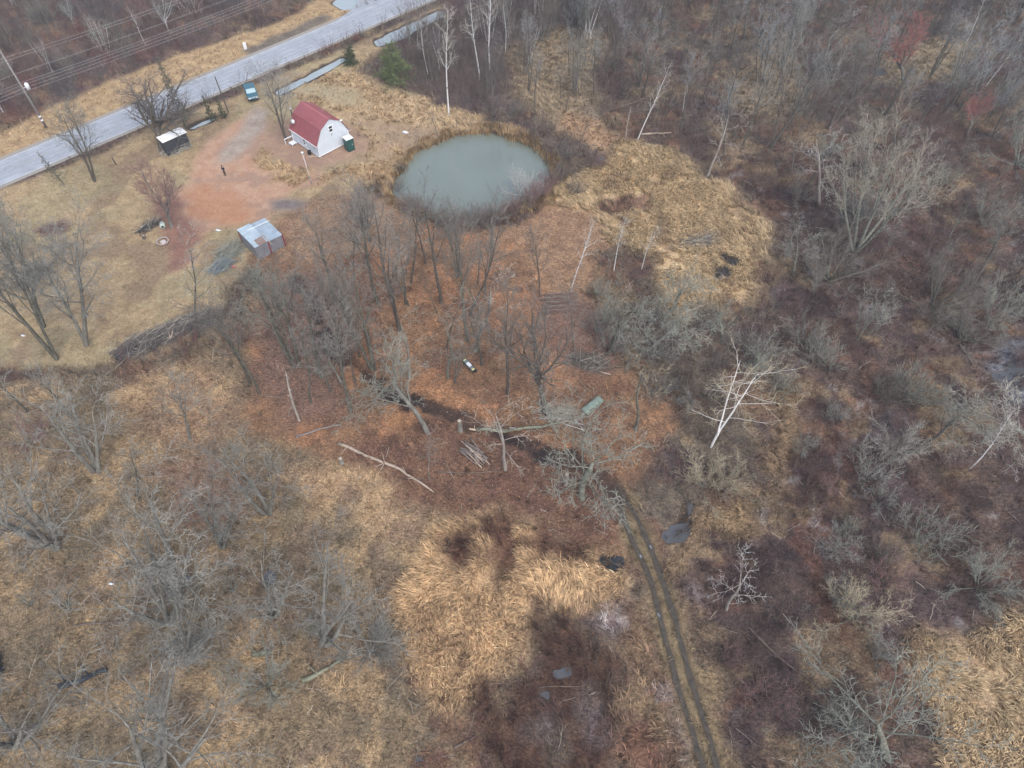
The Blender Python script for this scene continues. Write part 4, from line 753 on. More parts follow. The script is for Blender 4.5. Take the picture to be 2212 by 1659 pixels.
# rough and mown grass
X, Y, i, j = scatter(300000, {'lowgrass': .32, 'lowgrass2': .3, 'lawn': .0, 'straw': .3, 'verge': .1, 'verge2': .5, 'wood': .25, 'mix': .4, 'leafgrey': .1, 'shrub': .14, 'mown': .12, 'trk': .5, 'frost': .3}); k = keep(X, Y, 0) & (path_dist([tuple(G(*q_)[:2]) for q_ in LR], X, Y) > .38) & (path_dist([tuple(G(*q_)[:2]) for q_ in RR], X, Y) > .38); X, Y, i, j = X[k], Y[k], i[k], j[k]
stuff('dry_grass', [blades(X, Y, 5, (.3, .8), (.03, .07), (.5, 1.3), flowaz(X, Y, 3), .10, CA[i, j]*1.3, CB[i, j]*1.1, .45)], 'short dry tan grass of the lawn and clearings', 'grass')
X, Y, i, j = scatter(420000, {'lawn': .5, 'mown': .3, 'pad': .06, 'dirt': .015, 'drive': .03, 'leaf': .06, 'leafpale': .35, 'straw': .15, 'verge': .15}); k = keep(X, Y, 1.3); X, Y, i, j = X[k], Y[k], i[k], j[k]
stuff('lawn_grass', [blades(X, Y, 4, (.12, .34), (.02, .05), (.6, 1.35), flowaz(X, Y, 3), .12, CA[i, j]*1.3, CB[i, j]*1.2, .3)], 'short matted tan grass of the lawn', 'grass')
# reeds standing round the pond
RX = TR.uniform(-32, 12, 60000); RY = TR.uniform(55, 115, 60000); pd_ = path_dist([tuple(q) for q in POND]+[tuple(POND[0])], RX, RY); ii, jj = cell(RX, RY); k = (pd_ < 1.1+1.6*fbm(RX, RY, 3, 2)) & (HOL[ii, jj] > -.5) & (HOL[ii, jj] < -.0) | (pd_ < 2.6) & (HOL[ii, jj] > -.06) & (fbm(RX, RY, 3, 4) > .5)
X, Y = RX[k], RY[k]; c_ = np.tile(dull(lin((190, 156, 108))), (len(X), 1))
stuff('reeds', [blades(X, Y, 5, (.6, 1.5), (.03, .06), (.15, .8), flowaz(X, Y, 4), .15, c_*1.2, c_*.6, .4, -.25)], 'tan reeds along the bank of the pond', 'reeds')
# thin fallen sticks
X, Y, i, j = scatter(5200, {'lowgrass': 1, 'lowgrass2': .8, 'leaf': .5, 'leaf2': .8, 'wood': .8, 'leafgrey': .7, 'shrub': .5, 'leafpink': .6}); k = keep(X, Y, 1.2); X, Y = X[k], Y[k]; N = len(X)
az = TR.random(N)*6.283; el = TR.normal(.03, .12, N); d = np.stack([np.cos(az)*np.cos(el), np.sin(az)*np.cos(el), np.sin(el)], -1); L_ = TR.uniform(.6, 2.8, N); P, RR = grow(np.stack([X, Y, np.full(N, .12)], -1), d, L_, np.full(N, .03), np.full(N, .014), 4, .12, 0, TR)
c = dull(lin((150, 140, 124)))*TR.uniform(.35, 1.5, (N, 1)); v, q, t, per = tubes(P, RR, 3); parts = [(v, q, t, np.repeat(c, per, 0))]
p2, d2, L2, r2 = kids(P, RR, L_, 3, .2, 1, .4, .9, .45, .3, .7, TR, 0, .012); P2, R2 = grow(p2, d2, L2, r2, r2*.5, 3, .1, 0, TR); v, q, t, per = tubes(P2, R2, 3); parts.append((v, q, t, np.repeat(np.repeat(c, 3, 0), per, 0)))
stuff('twig_litter', parts, 'thin fallen sticks strewn over grass and leaves', 'twigs')
# fallen leaves
X, Y, i, j = scatter(420000, {'leaf': .8, 'leaf2': .5, 'leafgrey': .5, 'leafpink': .6, 'dirt2': .03, 'leafpale': .3, 'wood': .12, 'lawn': .03, 'lowgrass': .08}); k = keep(X, Y, .9); X, Y, i, j = X[k], Y[k], i[k], j[k]
N = len(X); az = TR.random(N)*6.283; s = TR.uniform(.05, .10, N); tl = TR.normal(0, .35, (N, 2))
u_ = np.stack([np.cos(az), np.sin(az), tl[:, 0]], -1)*s[:, None]; v_ = np.stack([-np.sin(az), np.cos(az), tl[:, 1]], -1)*s[:, None]*.65; c0 = np.stack([X, Y, np.full(N, .05)], -1)
V = np.stack([c0-u_, c0-v_*.9, c0+u_, c0+v_], 1).reshape(-1, 3)
pal = np.array([dull(lin(c)) for c in ((164, 116, 74), (146, 102, 66), (172, 130, 90), (108, 78, 60), (150, 118, 92), (136, 92, 64))]); c = pal[TR.integers(len(pal), size=N)]*TR.uniform(.6, 1.35, (N, 1))
me = mesh_np('leaf_litter', V, np.arange(N*4).reshape(-1, 4), None, [M['attr']], False, {'col': np.repeat(c, 4, 0)})
tag(link('leaf_litter', me), 'orange-brown fallen leaves carpeting the clearing', 'leaf litter', kind='stuff')
# brown shrub stems of the swamp, thickets along the woods
def shrubs(name, n_, dens, stems, Lr, r_, cols, label, keepd=1.5, sub=4, patch=.0):
    X, Y, i, j = scatter(n_, dens); k = keep(X, Y, keepd)
    if patch: k &= fbm(X, Y, 6, 5, 3) > patch
    X, Y = X[k], Y[k]; N = len(X); big = TR.uniform(.6, 1.25, N)
    ci = np.clip((fbm(X, Y, 9, 1, 3)-.3)/.4*len(cols)+TR.normal(0, .6, N), 0, len(cols)-1).astype(int)
    pos = np.repeat(np.stack([X, Y, np.full(N, -.05)], -1), stems, 0); T = N*stems; pos[:, :2] += TR.normal(0, .28, (T, 2))
    an = TR.uniform(.05, .75, T); az = TR.random(T)*6.283; d = np.stack([np.sin(an)*np.cos(az), np.sin(an)*np.sin(az), np.cos(an)], -1)
    L_ = TR.uniform(*Lr, T)*np.repeat(big, stems); P, RR = grow(pos, d, L_, np.full(T, r_), np.full(T, r_*.5), 3, .12, .05, TR)
    pal = np.array([lin(c) for c in cols])*.82; c = pal[np.repeat(ci, stems)]*TR.uniform(.6, 1.35, (T, 1))
    v, q, t, per = tubes(P, RR, 3); parts = [(v, q, t, np.repeat(c, per, 0))]
    if sub:
        p2, d2, L2, r2 = kids(P, RR, L_, sub, .25, 1, .3, .8, .5, .3, .8, TR, 0, r_*.6); P2, R2 = grow(p2, d2, L2, r2, r2*.5, 2, .1, .05, TR)
        v, q, t, per = tubes(P2, R2, 3); parts.append((v, q, t, np.repeat(np.repeat(c, sub, 0), per, 0)))
    return stuff(name, parts, label, 'shrubs')
shrubs('shrub_thicket', 60000, {'shrub': .8, 'wet': 1, 'frost': .45, 'mix': .2, 'wood': .3}, 7, (.5, 1.5), .014, [(92, 66, 60), (112, 88, 76), (128, 108, 90), (104, 70, 62), (124, 114, 102), (84, 66, 62)], 'red-brown leafless shrubs covering the swamp', sub=4, patch=.36)
shrubs('wood_thicket', 26000, {'farwood': .8, 'thick': .9, 'wood': .25}, 8, (1.5, 3.6), .018, [(96, 84, 82), (118, 104, 98), (108, 98, 92), (126, 114, 104), (122, 82, 84), (104, 100, 100)], 'dense bare thicket along the woods and beyond the road', sub=5)

# ------------------------------------------------------------------ barn house
def local(e):
    return lambda o: (setattr(o, 'parent', e), o)[1]
hx = math.atan2(4.376, 4.23)
H = empty('barn_house', (-30.2, 98.42, 0), hx)
tag(H, 'small white barn-shaped house with a red gambrel metal roof', 'house')
HW, HL, WZ, KZ, PZ, KX = 6.1, 6.95, 2.12, 4.28, 5.38, 1.2
prof = [(0, .12), (HW, .12), (HW, WZ), (HW-KX, KZ), (HW/2, PZ), (KX, KZ), (0, WZ)]
mb = MB(); mb.prism(prof, (0, 0, 0), (0, HL, 0), (1, 0, 0), (0, 0, 1)); mb.build('wall', M['siding'], H)
mb = MB()
for z in np.arange(.3, 5.2, .2):                                        # siding courses stand 8 mm proud
    xa = 0 if z < WZ else (KX*(z-WZ)/(KZ-WZ) if z < KZ else KX+(HW/2-KX)*(z-KZ)/(PZ-KZ))
    if HW-2*xa > .4: mb.box((HW/2, -.006, z), (HW-2*xa-.06, .012, .02))
    if z < WZ-.1: mb.box((-.006, HL/2, z), (.012, HL-.1, .02))
mb.build('siding_board', M['siding'], H)
def slab(mb, p, q, y0, y1, th):                                          # roof plate between two profile points
    d = np.array([q[0]-p[0], q[1]-p[1]]); d /= np.linalg.norm(d); nn = np.array([-d[1], d[0]]); nn = nn if nn[1] > 0 else -nn
    mb.prism([(p[0], p[1]), (q[0], q[1]), (q[0]+nn[0]*th, q[1]+nn[1]*th), (p[0]+nn[0]*th, p[1]+nn[1]*th)], (0, y0, 0), (0, y1-y0, 0), (1, 0, 0), (0, 0, 1))
    return d, nn
mb = MB(); edges_ = [((-.16, WZ-.12), (KX, KZ+.01)), ((KX-.04, KZ+.02), (HW/2, PZ+.015)), ((HW-KX+.04, KZ+.02), (HW/2, PZ+.015)), ((HW+.16, WZ-.12), (HW-KX, KZ+.01))]
for p, q in edges_:
    d, nn = slab(mb, p, q, -.16, HL+.16, .05)
    for y in np.arange(-.14, HL+.16, .42): slab(mb, (p[0]+nn[0]*.05, p[1]+nn[1]*.05), (q[0]+nn[0]*.05, q[1]+nn[1]*.05), y, y+.045, .03)
rf = mb.build('roof', M['red_roof'], H)
mb = MB(); mb.prism([(HW/2-.16, PZ+.02), (HW/2, PZ+.12), (HW/2+.16, PZ+.02)], (0, -.18, 0), (0, HL+.36, 0), (1, 0, 0), (0, 0, 1)); mb.build('ridge_cap', mat('ridge_red', (.40, .13, .14), .4, .1, 2), rf)
mb = MB(); mb.box((-.22, HL/2, WZ-.13), (.12, HL+.3, .11)); mb.build('gutter', M['trim'], H)
mb = MB(); mb.box((HW+.22, HL/2, WZ-.13), (.12, HL+.3, .11)); mb.build('gutter', M['trim'], H)
for x, y in ((.10, -.05), (HW-.10, -.05), (-.05, HL-.1)):
    mb = MB(); mb.box((x, y, WZ/2), (.09, .09, WZ-.3)); mb.tube([(x, y, WZ-.2), (x-.1 if x < 3 else x+.1, y, WZ-.12)], .04, 6); mb.build('downspout', M['trim'], H)
mb = MB(); mb.box((HW/2, -.02, .17), (HW+.05, .04, .12)); mb.box((-.02, HL/2, .17), (.04, HL, .12)); mb.build('skirt_board', M['trim'], H)
for z in (0,):
    for x, y in ((0, 0), (0, HL), (HW, 0)):
        pass
mb = MB()
for x in (.4, HW/2, HW-.4):
    for y in (.4, HL/2, HL-.4): mb.box((x, y, .06), (.4, .4, .12))
mb.build('foundation_block', M['stone'], H)
def window(x, y, z, w_, h_, ax):
    f = MB(); g_ = MB()
    def bx(m_, dx, dz, sx, sz, t, off):
        if ax == 'x': m_.box((x+dx, y-off, z+dz), (sx, t, sz))
        else: m_.box((x-off, y+dx, z+dz), (t, sx, sz))
    for dx, dz, sx, sz in ((0, h_/2+.05, w_+.2, .1), (0, -h_/2-.06, w_+.24, .12), (-w_/2-.05, 0, .1, h_), (w_/2+.05, 0, .1, h_), (0, 0, w_, .07)): bx(f, dx, dz, sx, sz, .07, .035)
    fr = f.build('window', M['trim'], H); bx(g_, 0, 0, w_, h_, .02, .012); g_.build('pane', M['glass'], fr)
window(3.0, 0, 3.72, .62, .95, 'x'); window(0, 3.55, 1.22, .55, .85, 'y')
mb = MB(); mb.box((3.0, -.06, 2.82), (.22, .12, .22)); mb.tube([(3.0, -.14, 2.80), (3.0, -.2, 2.70)], [.05, .08], 8); mb.build('porch_light', M['steel'], H)
mb = MB(); mb.box((4.45, -.04, 1.85), (.3, .08, .3)); mb.build('wall_vent', M['white'], H)
mb = MB(); mb.box((-.04, .95, 1.35), (.07, .28, .28)); mb.build('wall_vent', M['steel'], H)
mb = MB(); mb.tube([(1.0, HL+.3, .4), (1.0, HL+.3, 4.9)], .1, 10); fp = mb.build('flue_pipe', M['dark_metal'], H, smooth=True)
mb = MB(); mb.tube([(1.0, HL+.3, 4.9), (1.0, HL+.3, 5.06), (1.0, HL+.3, 5.14)], [.17, .17, .05], 10); mb.build('cap', M['white'], fp)
mb = MB(); c0 = np.array((.42, HL-.75, 3.42)); pts = []                   # satellite dish on the lower slope
for i in range(6): pts.append(c0+np.array((-.50, -.3, .35))/.68*(.16*(1-(i/5)**2)-.0))
mb.tube([c0+np.array((-.5, -.3, .35))*.5*(i/5)**2 for i in range(6)], [.02+.34*i/5 for i in range(6)], 14); mb.tube([c0, c0+np.array((.25, .1, -.25))], .03, 6); mb.build('satellite_dish', M['white'], H, smooth=True)
mb = MB(); mb.box((HW-KX+.1, -.2, KZ+.06), (.42, .22, .16)); mb.build('flood_light', M['trim'], H)
mb = MB(); mb.tube([(.24, .45, WZ+.35), (.12, .45, WZ+.62)], .07, 8); mb.build('vent_pipe', M['pink'], H)
# platform step at the far corner
e = empty('porch_step', (-30.2, 98.42, 0), hx); tag(e, 'white wooden step with a handrail at the left corner of the barn house', 'step')
mb = MB(); mb.box((-.75, 6.0, .30), (1.0, 1.0, .08)); mb.build('tread', M['white'], e)
mb = MB(); [mb.box((-.75+a, 6.0+b_, .13), (.08, .08, .26)) for a in (-.42, .42) for b_ in (-.42, .42)]; mb.build('leg', M['white'], e)
mb = MB(); mb.box((-.85, 6.75, .95), (1.7, .09, .12)); mb.box((-1.62, 6.75, .45), (.09, .09, .9)); mb.box((-.15, 6.75, .45), (.09, .09, .9)); mb.build('handrail', M['trim'], e)
tr_ = lambda x, y: (-30.2+x*math.cos(hx)-y*math.sin(hx), 98.42+x*math.sin(hx)+y*math.cos(hx))
def thing1(name, label, cat, o, group=None): return tag(o, label, cat, group)
p = tr_(-.5, 1.9); mb = MB(); mb.tube([(*p, 0), (*p, .55), (*p, .6)], [.26, .3, .28], 12)
tag(mb.build('black_tub', M['tyre'], None), 'black tub beside the long wall of the barn house', 'tub')
for a, b_, l in (((-.35, .9), (-1.2, 1.1), 'longer'), ((-.4, .85), (.15, -.45), 'shorter')):
    pa, pb = tr_(*a), tr_(*b_); mb = MB(); mb.tube([(*pa, .07), (*pb, .07)], .07, 6); tag(mb.build('timber', M['log_pale'], None), 'tan timber lying by the near corner of the house, the %s one of two' % l, 'timber', 'timbers by the house')
# portable toilet
e = empty('portable_toilet', (-25.75, 100.72, 0), hx-.1); tag(e, 'dark green portable toilet with a white roof against the barn house', 'portable toilet')
mb = MB(); mb.box((0, 0, 1.06), (1.12, 1.12, 1.98)); [mb.box((sx*.54, sy*.54, 1.05), (.12, .12, 2.0)) for sx in (-1, 1) for sy in (-1, 1)]; mb.build('body', M['green_plastic'], e, .02)
mb = MB(); mb.box((0, -.57, 1.05), (.74, .04, 1.78)); dr = mb.build('door', M['green_plastic'], e, .01); mb = MB(); mb.box((.28, -.61, 1.05), (.06, .04, .16)); mb.build('handle', M['white'], dr)
mb = MB(); mb.box((0, 0, .04), (1.2, 1.2, .08)); mb.build('base', M['dark_metal'], e)
mb = MB(); r_ = .63; mb.add([(-r_, -r_, 2.06), (r_, -r_, 2.06), (r_, r_, 2.06), (-r_, r_, 2.06), (-r_, -r_, 2.14), (r_, -r_, 2.14), (r_, r_, 2.14), (-r_, r_, 2.14), (-.2, -.2, 2.27), (.2, -.2, 2.27), (.2, .2, 2.27), (-.2, .2, 2.27)], [(3, 2, 1, 0), (0, 1, 5, 4), (1, 2, 6, 5), (2, 3, 7, 6), (3, 0, 4, 7), (4, 5, 9, 8), (5, 6, 10, 9), (6, 7, 11, 10), (7, 4, 8, 11), (8, 9, 10, 11)]); mb.build('roof', M['white_roof'], e)
p = tr_(5.15, -.28); mb = MB(); mb.box((*p, .42), (.34, .3, .84), hx); tag(mb.build('meter_box', M['black'], None, .02), 'small black box on the gable wall left of the portable toilet', 'box')
# flagpole
B = G(674, 398); e = empty('flagpole', tuple(B)); tag(e, 'thin white flagpole with a white ball top and no flag', 'flagpole')
mb = MB(); mb.tube([(0, 0, 0), (-.12, 0, 2.7), (-.25, 0, 5.4)], [.07, .06, .045], 8); mb.build('pole', mat('pole_white', (.62, .57, .58), .5, .06, 2), e, smooth=True)
mb = MB(); mb.tube([(-.25, 0, 5.38), (-.25, 0, 5.45), (-.25, 0, 5.55), (-.25, 0, 5.62)], [.05, .2, .2, .05], 10); mb.build('ball', M['trim'], e, smooth=True)
mb = MB(); mb.box((-.05, -.1, 1.35), (.2, .12, .2)); mb.build('cleat_box', M['blue_grey'], e)
# shed with a white roof
a45 = math.atan2(2.91, 2.92); e = empty('lean_to_shed', (-54.0, 98.6, 0), a45); tag(e, 'black board shed with a flat bright white roof beside the big oak', 'shed')
mb = MB(); mb.box((2.05, .78, 1.22), (3.95, 1.36, 2.44)); wl = mb.build('wall', M['black'], e)
mb = MB()
for i in range(14): mb.box((.22+i*.28, .092, 1.2), (.04, .02, 2.3))
mb.build('batten', M['black'], wl)
mb = MB(); mb.box((2.95, .085, 1.05), (.8, .03, 2.0)); mb.build('door', M['dark_metal'], e)
mb = MB(); mb.add([(0, -.08, 2.5), (4.12, -.08, 2.5), (4.12, 1.35, 2.62), (3.75, 1.75, 2.64), (-.05, 1.75, 2.64), (0, -.08, 2.58), (4.12, -.08, 2.58), (4.12, 1.35, 2.70), (3.75, 1.75, 2.72), (-.05, 1.75, 2.72)], [(4, 3, 2, 1, 0), (5, 6, 7, 8, 9), (0, 1, 6, 5), (1, 2, 7, 6), (2, 3, 8, 7), (3, 4, 9, 8), (4, 0, 5, 9)]); mb.build('roof', M['white_roof'], e)
# blue-grey metal shed of two bays
am = math.atan2(2.75, 3.1); e = empty('metal_shed', (-34.55, 74.75, 0), am); tag(e, 'flat-roofed corrugated metal shed of two bays with dark red trim', 'shed')
def bay(x0, x1, h, y0, y1, roofm, tilt):
    mb = MB(); mb.box(((x0+x1)/2, (y0+y1)/2, h/2), (x1-x0, y1-y0, h)); wl = mb.build('wall', M['metal_wall'], e)
    mb = MB()
    for x in np.arange(x0+.06, x1, .16): mb.box((x, y0-.012, h/2), (.05, .024, h-.02))
    for y in np.arange(y0+.06, y1, .16): mb.box((x0-.012, y, h/2), (.024, .05, h-.02))
    mb.build('corrugation', M['metal_wall'], wl)
    mb = MB(); mb.prism([(x0-.06, h+.005), (x1+.05, h+.005+tilt), (x1+.05, h+.05+tilt), (x0-.06, h+.05)], (0, y0-.1, 0), (0, y1-y0+.2, 0), (1, 0, 0), (0, 0, 1))
    for i, x in enumerate(np.arange(x0+.1, x1, .3)): mb.box((x, (y0+y1)/2, h+.06+tilt*(x-x0)/(x1-x0)), (.05, y1-y0+.2, .03))
    return mb.build('roof', roofm, e)
r1 = bay(0, 1.86, 2.16, 0, 4.8, M['metal_bright'], .05); r2 = bay(2.0, 4.12, 2.02, .1, 4.75, M['metal_sheet'], -.03)
for x in (1.93, 4.16): mb = MB(); mb.box((x, .02, 1.06), (.13, .16, 2.1)); mb.build('trim_post', M['red_trim'], e)
mb = MB(); mb.box((4.14, 2.4, 1.0), (.05, 4.6, 1.98)); mb.build('side_wall', M['red_trim'], e)
mb = MB(); mb.box((-.03, 4.6, 1.07), (.06, .3, 2.1)); mb.build('corner_trim', M['red_trim'], e)
mb = MB(); mb.add([(.55, -.14, 2.25), (1.75, -.14, 2.28), (1.8, 1.35, 2.30), (.6, 1.3, 2.27), (.55, -.14, 2.28), (1.75, -.14, 2.31), (1.8, 1.35, 2.33), (.6, 1.3, 2.30)], [(3, 2, 1, 0), (4, 5, 6, 7), (0, 1, 5, 4), (1, 2, 6, 5), (2, 3, 7, 6), (3, 0, 4, 7)]); mb.build('rusty_sheet', M['rust'], r1)
fm = Matrix.Translation((-34.55, 74.75, 0)) @ Matrix.Rotation(am, 4, 'Z')
def stick(name, label, a, b_, r, m, F=None, cat='pole', group=None):
    a, b_ = Vector(a), Vector(b_)
    if F: a, b_ = F @ a, F @ b_
    mb = MB(); mid = (a+b_)/2; mb.tube([tuple(a), tuple(mid), tuple(b_)], [r, r, r*.85], 6); return tag(mb.build(name, m, None), label, cat, group)
stick('pipe', 'white pipe lying across the farther half of the metal shed roof', (.9, 3.6, 2.36), (4.35, 3.8, 2.12), .045, M['trim'], fm, 'pipe')
stick('plank', 'pale plank lying along the step of the metal shed roof and sticking out', (2.0, 1.9, 2.36), (2.02, -.95, 2.3), .05, M['log_pale'], fm, 'plank')
# car
ch = math.radians(-66)
e = empty('parked_car', (-44.9, 116.6, 0), ch); tag(e, 'dark teal car parked on the drive behind the forked tree', 'car')
pf = [(-2.2, .35), (-2.25, .75), (-2.1, .98), (-1.9, 1.02), (-1.55, 1.5), (.35, 1.52), (1.0, 1.02), (2.1, .9), (2.28, .7), (2.25, .35)]
mb = MB(); mb.prism(pf, (0, -.88, 0), (0, 1.76, 0), (1, 0, 0), (0, 0, 1)); body = mb.build('body', M['car_blue'], e, .06)
mb = MB(); mb.add([(.42, -.72, 1.515), (.42, .72, 1.515), (1.02, .78, 1.035), (1.02, -.78, 1.035), (.40, -.72, 1.48), (.40, .72, 1.48), (.98, .78, 1.0), (.98, -.78, 1.0)], [(0, 1, 2, 3), (7, 6, 5, 4), (0, 4, 5, 1), (1, 5, 6, 2), (2, 6, 7, 3), (3, 7, 4, 0)]); mb.build('windscreen', mat('windscreen', (.25, .38, .42), .08, .05, 1, spec=.7), e)
for sy in (-1, 1):
    mb = MB(); mb.prism([(-1.5, 1.42), (.35, 1.44), (.8, 1.06), (-1.75, 1.06)], (0, sy*.875, 0), (0, sy*.02, 0), (1, 0, 0), (0, 0, 1)); mb.build('side_window', M['glass'], e)
    mb = MB(); mb.box((2.26, sy*.62, .76), (.06, .36, .16)); mb.build('headlight', M['lamp'], e)
    mb = MB(); mb.box((.95, sy*.98, 1.08), (.14, .18, .12)); mb.build('mirror', M['car_blue'], e)
    for x in (-1.4, 1.4):
        mb = MB(); mb.tube([(x, sy*.72, .34), (x, sy*.92, .34)], .34, 16); wh = mb.build('wheel', M['tyre'], e); mb = MB(); mb.tube([(x, sy*.91, .34), (x, sy*.935, .34)], .2, 12); mb.build('rim', M['steel'], wh)
mb = MB(); mb.box((2.28, 0, .48), (.08, 1.7, .2)); mb.build('bumper', M['dark_metal'], e)
# ------------------------------------------------------------------ poles and wires
B = G(100, 275); T = Gy(2, 113, B[1]); dv = (T-B)/T[2]
e = empty('utility_pole', tuple(B)); tag(e, 'tall weathered utility pole with a transformer and many wires beyond the road', 'utility pole')
at = lambda h: dv*h
mb = MB(); mb.tube([at(0)*1., at(7), at(14)], [.19, .16, .12], 10); mb.build('pole', M['pole_wood'], e, smooth=True)
rd = np.array([RD[0], RD[1], 0]); rn = np.array([RN[0], RN[1], 0])
for h, l in ((10.9, 1.1), (8.8, 1.0)):
    mb = MB(); mb.tube([at(h)-rn*l*.2, at(h)+rn*l*.8], .05, 6); mb.build('bracket', M['steel'], e)
c = at(6.9)+rd*.75; mb = MB(); mb.tube([c-np.array((0, 0, .5)), c+np.array((0, 0, .35)), c+np.array((0, 0, .5))], [.3, .3, .16], 12); tf = mb.build('transformer', M['trim'], e, smooth=True)
mb = MB(); mb.tube([at(6.8), at(6.8)+rd*.5], .06, 6); mb.build('hanger', M['steel'], tf)
for h in (2.0, 1.35): mb = MB(); mb.tube([at(h)-np.array((0, 0, .12)), at(h)+np.array((0, 0, .12))], .215, 10); mb.build('white_band', M['trim'], e)
for h, off, lb in ((11.7, 0, 'topmost'), (10.95, .7, 'second highest'), (8.8, .7, 'third highest'), (7.6, .15, 'upper of the four lowest'), (7.2, .15, 'second of the four lowest'), (6.8, -.1, 'third of the four lowest'), (6.3, -.1, 'lowest')):
    pts = []
    for t in np.linspace(-1, 3, 49):
        f = (t % 1)*(1-(t % 1)) if t not in (3,) else 0; q = B+at(h)+rn*off+rd*t*62; q[2] -= 4*f*.55; pts.append(q)
    mb = MB(); mb.tube(pts, .022, 4); tag(mb.build('power_line', M['wire'], None), 'pale wire along the road, the %s one on the pole' % lb, 'wire', 'wires along the road')
B2 = G(494, 243); e = empty('service_pole', tuple(B2)); tag(e, 'thin dark pole by the road right of the small spruces', 'pole')
mb = MB(); mb.tube([(0, 0, 0), (-.15, 0, 3.2), (-.3, 0, 6.4)], [.11, .10, .08], 8); mb.build('pole', M['bark_dark'], e); mb = MB(); mb.tube([(-.3, 0, 6.4), (-.3, 0, 6.5)], [.1, .05], 8); mb.build('cap', M['steel'], e)
B2 = G(531, 106); e = empty('cable_pedestal', tuple(B2)); tag(e, 'small white utility box in the verge beyond the road', 'utility box'); mb = MB(); mb.box((0, 0, .55), (.5, .4, 1.1)); mb.build('cabinet', M['trim'], e, .03); mb = MB(); mb.box((0, 0, 1.13), (.56, .46, .07)); mb.build('lid', M['trim'], e, .02)
B2 = G(59, 284); stick('marker_post', 'thin tan marker post in the verge beside the utility pole', B2, B2+np.array((0, 0, 2.3)), .05, M['log_pale'], None, 'post')
B2 = G(251, 356); stick('fence_post', 'short brown post in the lawn left of the oak', B2, B2+np.array((-.1, 0, 1.3)), .12, M['log_brown'], None, 'post')
# ------------------------------------------------------------------ yard things
B2 = G(353, 491); e = empty('steel_drum', tuple(B2), .4); tag(e, 'pale green drum lying on its side at the foot of the red maple', 'drum')
mb = MB(); mb.tube([(-.02, -.35, .36), (-.02, -.33, .36), (0, .45, .36)], [.34, .36, .36], 16); mb.build('shell', mat('pale_green', (.50, .58, .52), .6, .1, 2), e, smooth=True); mb = MB(); mb.tube([(-.02, -.37, .34), (-.02, -.35, .34)], .2, 12); mb.build('opening_shade', M['black'], e)  # drum end is closed; a black disc paints the shade of its mouth
B2 = G(352, 522); e = empty('fire_ring', tuple(B2)); tag(e, 'round pale fire ring with ash in it on the reddish ground', 'fire ring')
mb = MB(); V_ = []; n_ = 20
mb.tube([(.78*math.cos(i*2*math.pi/n_), .78*math.sin(i*2*math.pi/n_), .12) for i in range(n_+1)], .11, 8); mb.build('rim', M['stone'], e, smooth=True)
mb = MB(); mb.tube([(.05, -.05, .02), (.05, -.05, .10), (.05, -.05, .14)], [.42, .36, .15], 12); mb.build('ash', mat('ash', (.50, .45, .44), .95, .3, 6), e)
def stump(name, u, v, r, h, m, label, cat='stump'):
    b_ = G(u, v); e = empty(name, tuple(b_)); tag(e, label, cat); mb = MB(); mb.tube([(0, 0, -.02), (0, 0, h*.3), (.03, 0, h)], [r*1.25, r, r*.9], 10); mb.build('trunk', m, e); mb = MB(); mb.tube([(.03, 0, h), (.03, 0, h+.02)], r*.82, 10); mb.build('cut_face', M['log_pale'], e)
stump('stump', 312, 515, .22, .5, M['bark_dark'], 'small dark stump left of the fire ring')
stump('stump', 184, 683, .35, .6, M['bark_grey'], 'grey stump right of the double-trunked tree on the lawn')
stump('stump', 994, 930, .26, 1.9, M['bark_grey'], 'tall broken stump beside the muddy track', 'stump')
stump('stump', 1222, 1046, .22, 2.1, M['bark_dead'], 'pale upright stub left of the thick leaning trunk')
stump('stump', 1525, 846, .3, .5, M['log_pale'], 'short stump beside the pale plank near the white birch')
stump('stump', 738, 1000, .25, .9, M['bark_grey'], 'broken stump at the upper end of the long fallen trunk')
def bag(name, u, v, s, m, label, cat):
    r = np.random.default_rng(int(u*7+v)); b_ = G(u, v); mb = MB(); mb.tube([b_+np.array((-s, 0, s*.15)), b_+np.array((-s*.4, .1*s, s*.35)), b_+np.array((s*.3, -.1*s, s*.3)), b_+np.array((s, .05*s, s*.12))], [s*.15, s*.42, s*.36, s*.12], 7); tag(mb.build(name, m, None, smooth=True), label, cat)
bag('plastic_bag', 876, 288, .55, M['white'], 'white crumpled bag on the grass right of the barn house', 'bag')
bag('plastic_bag', 472, 499, .4, M['white'], 'white scrap on the ground left of the metal shed', 'bag')
bag('plastic_bag', 292, 749, .32, M['white'], 'white scrap on the tip of the long dark brush pile', 'bag')
bag('plastic_bag', 258, 768, .3, M['white'], 'white scrap beyond the lower tip of the brush pile', 'bag')
bag('plastic_bag', 51, 726, .3, M['white'], 'white scrap at the left edge between two trunks', 'bag')
bag('bucket', 505, 577, .35, M['pink'], 'small red thing in the twigs below the metal shed', 'bucket')
bag('plastic_bag', 241, 1262, .28, M['white'], 'pale scrap in the rough grass under a leaning trunk', 'bag')
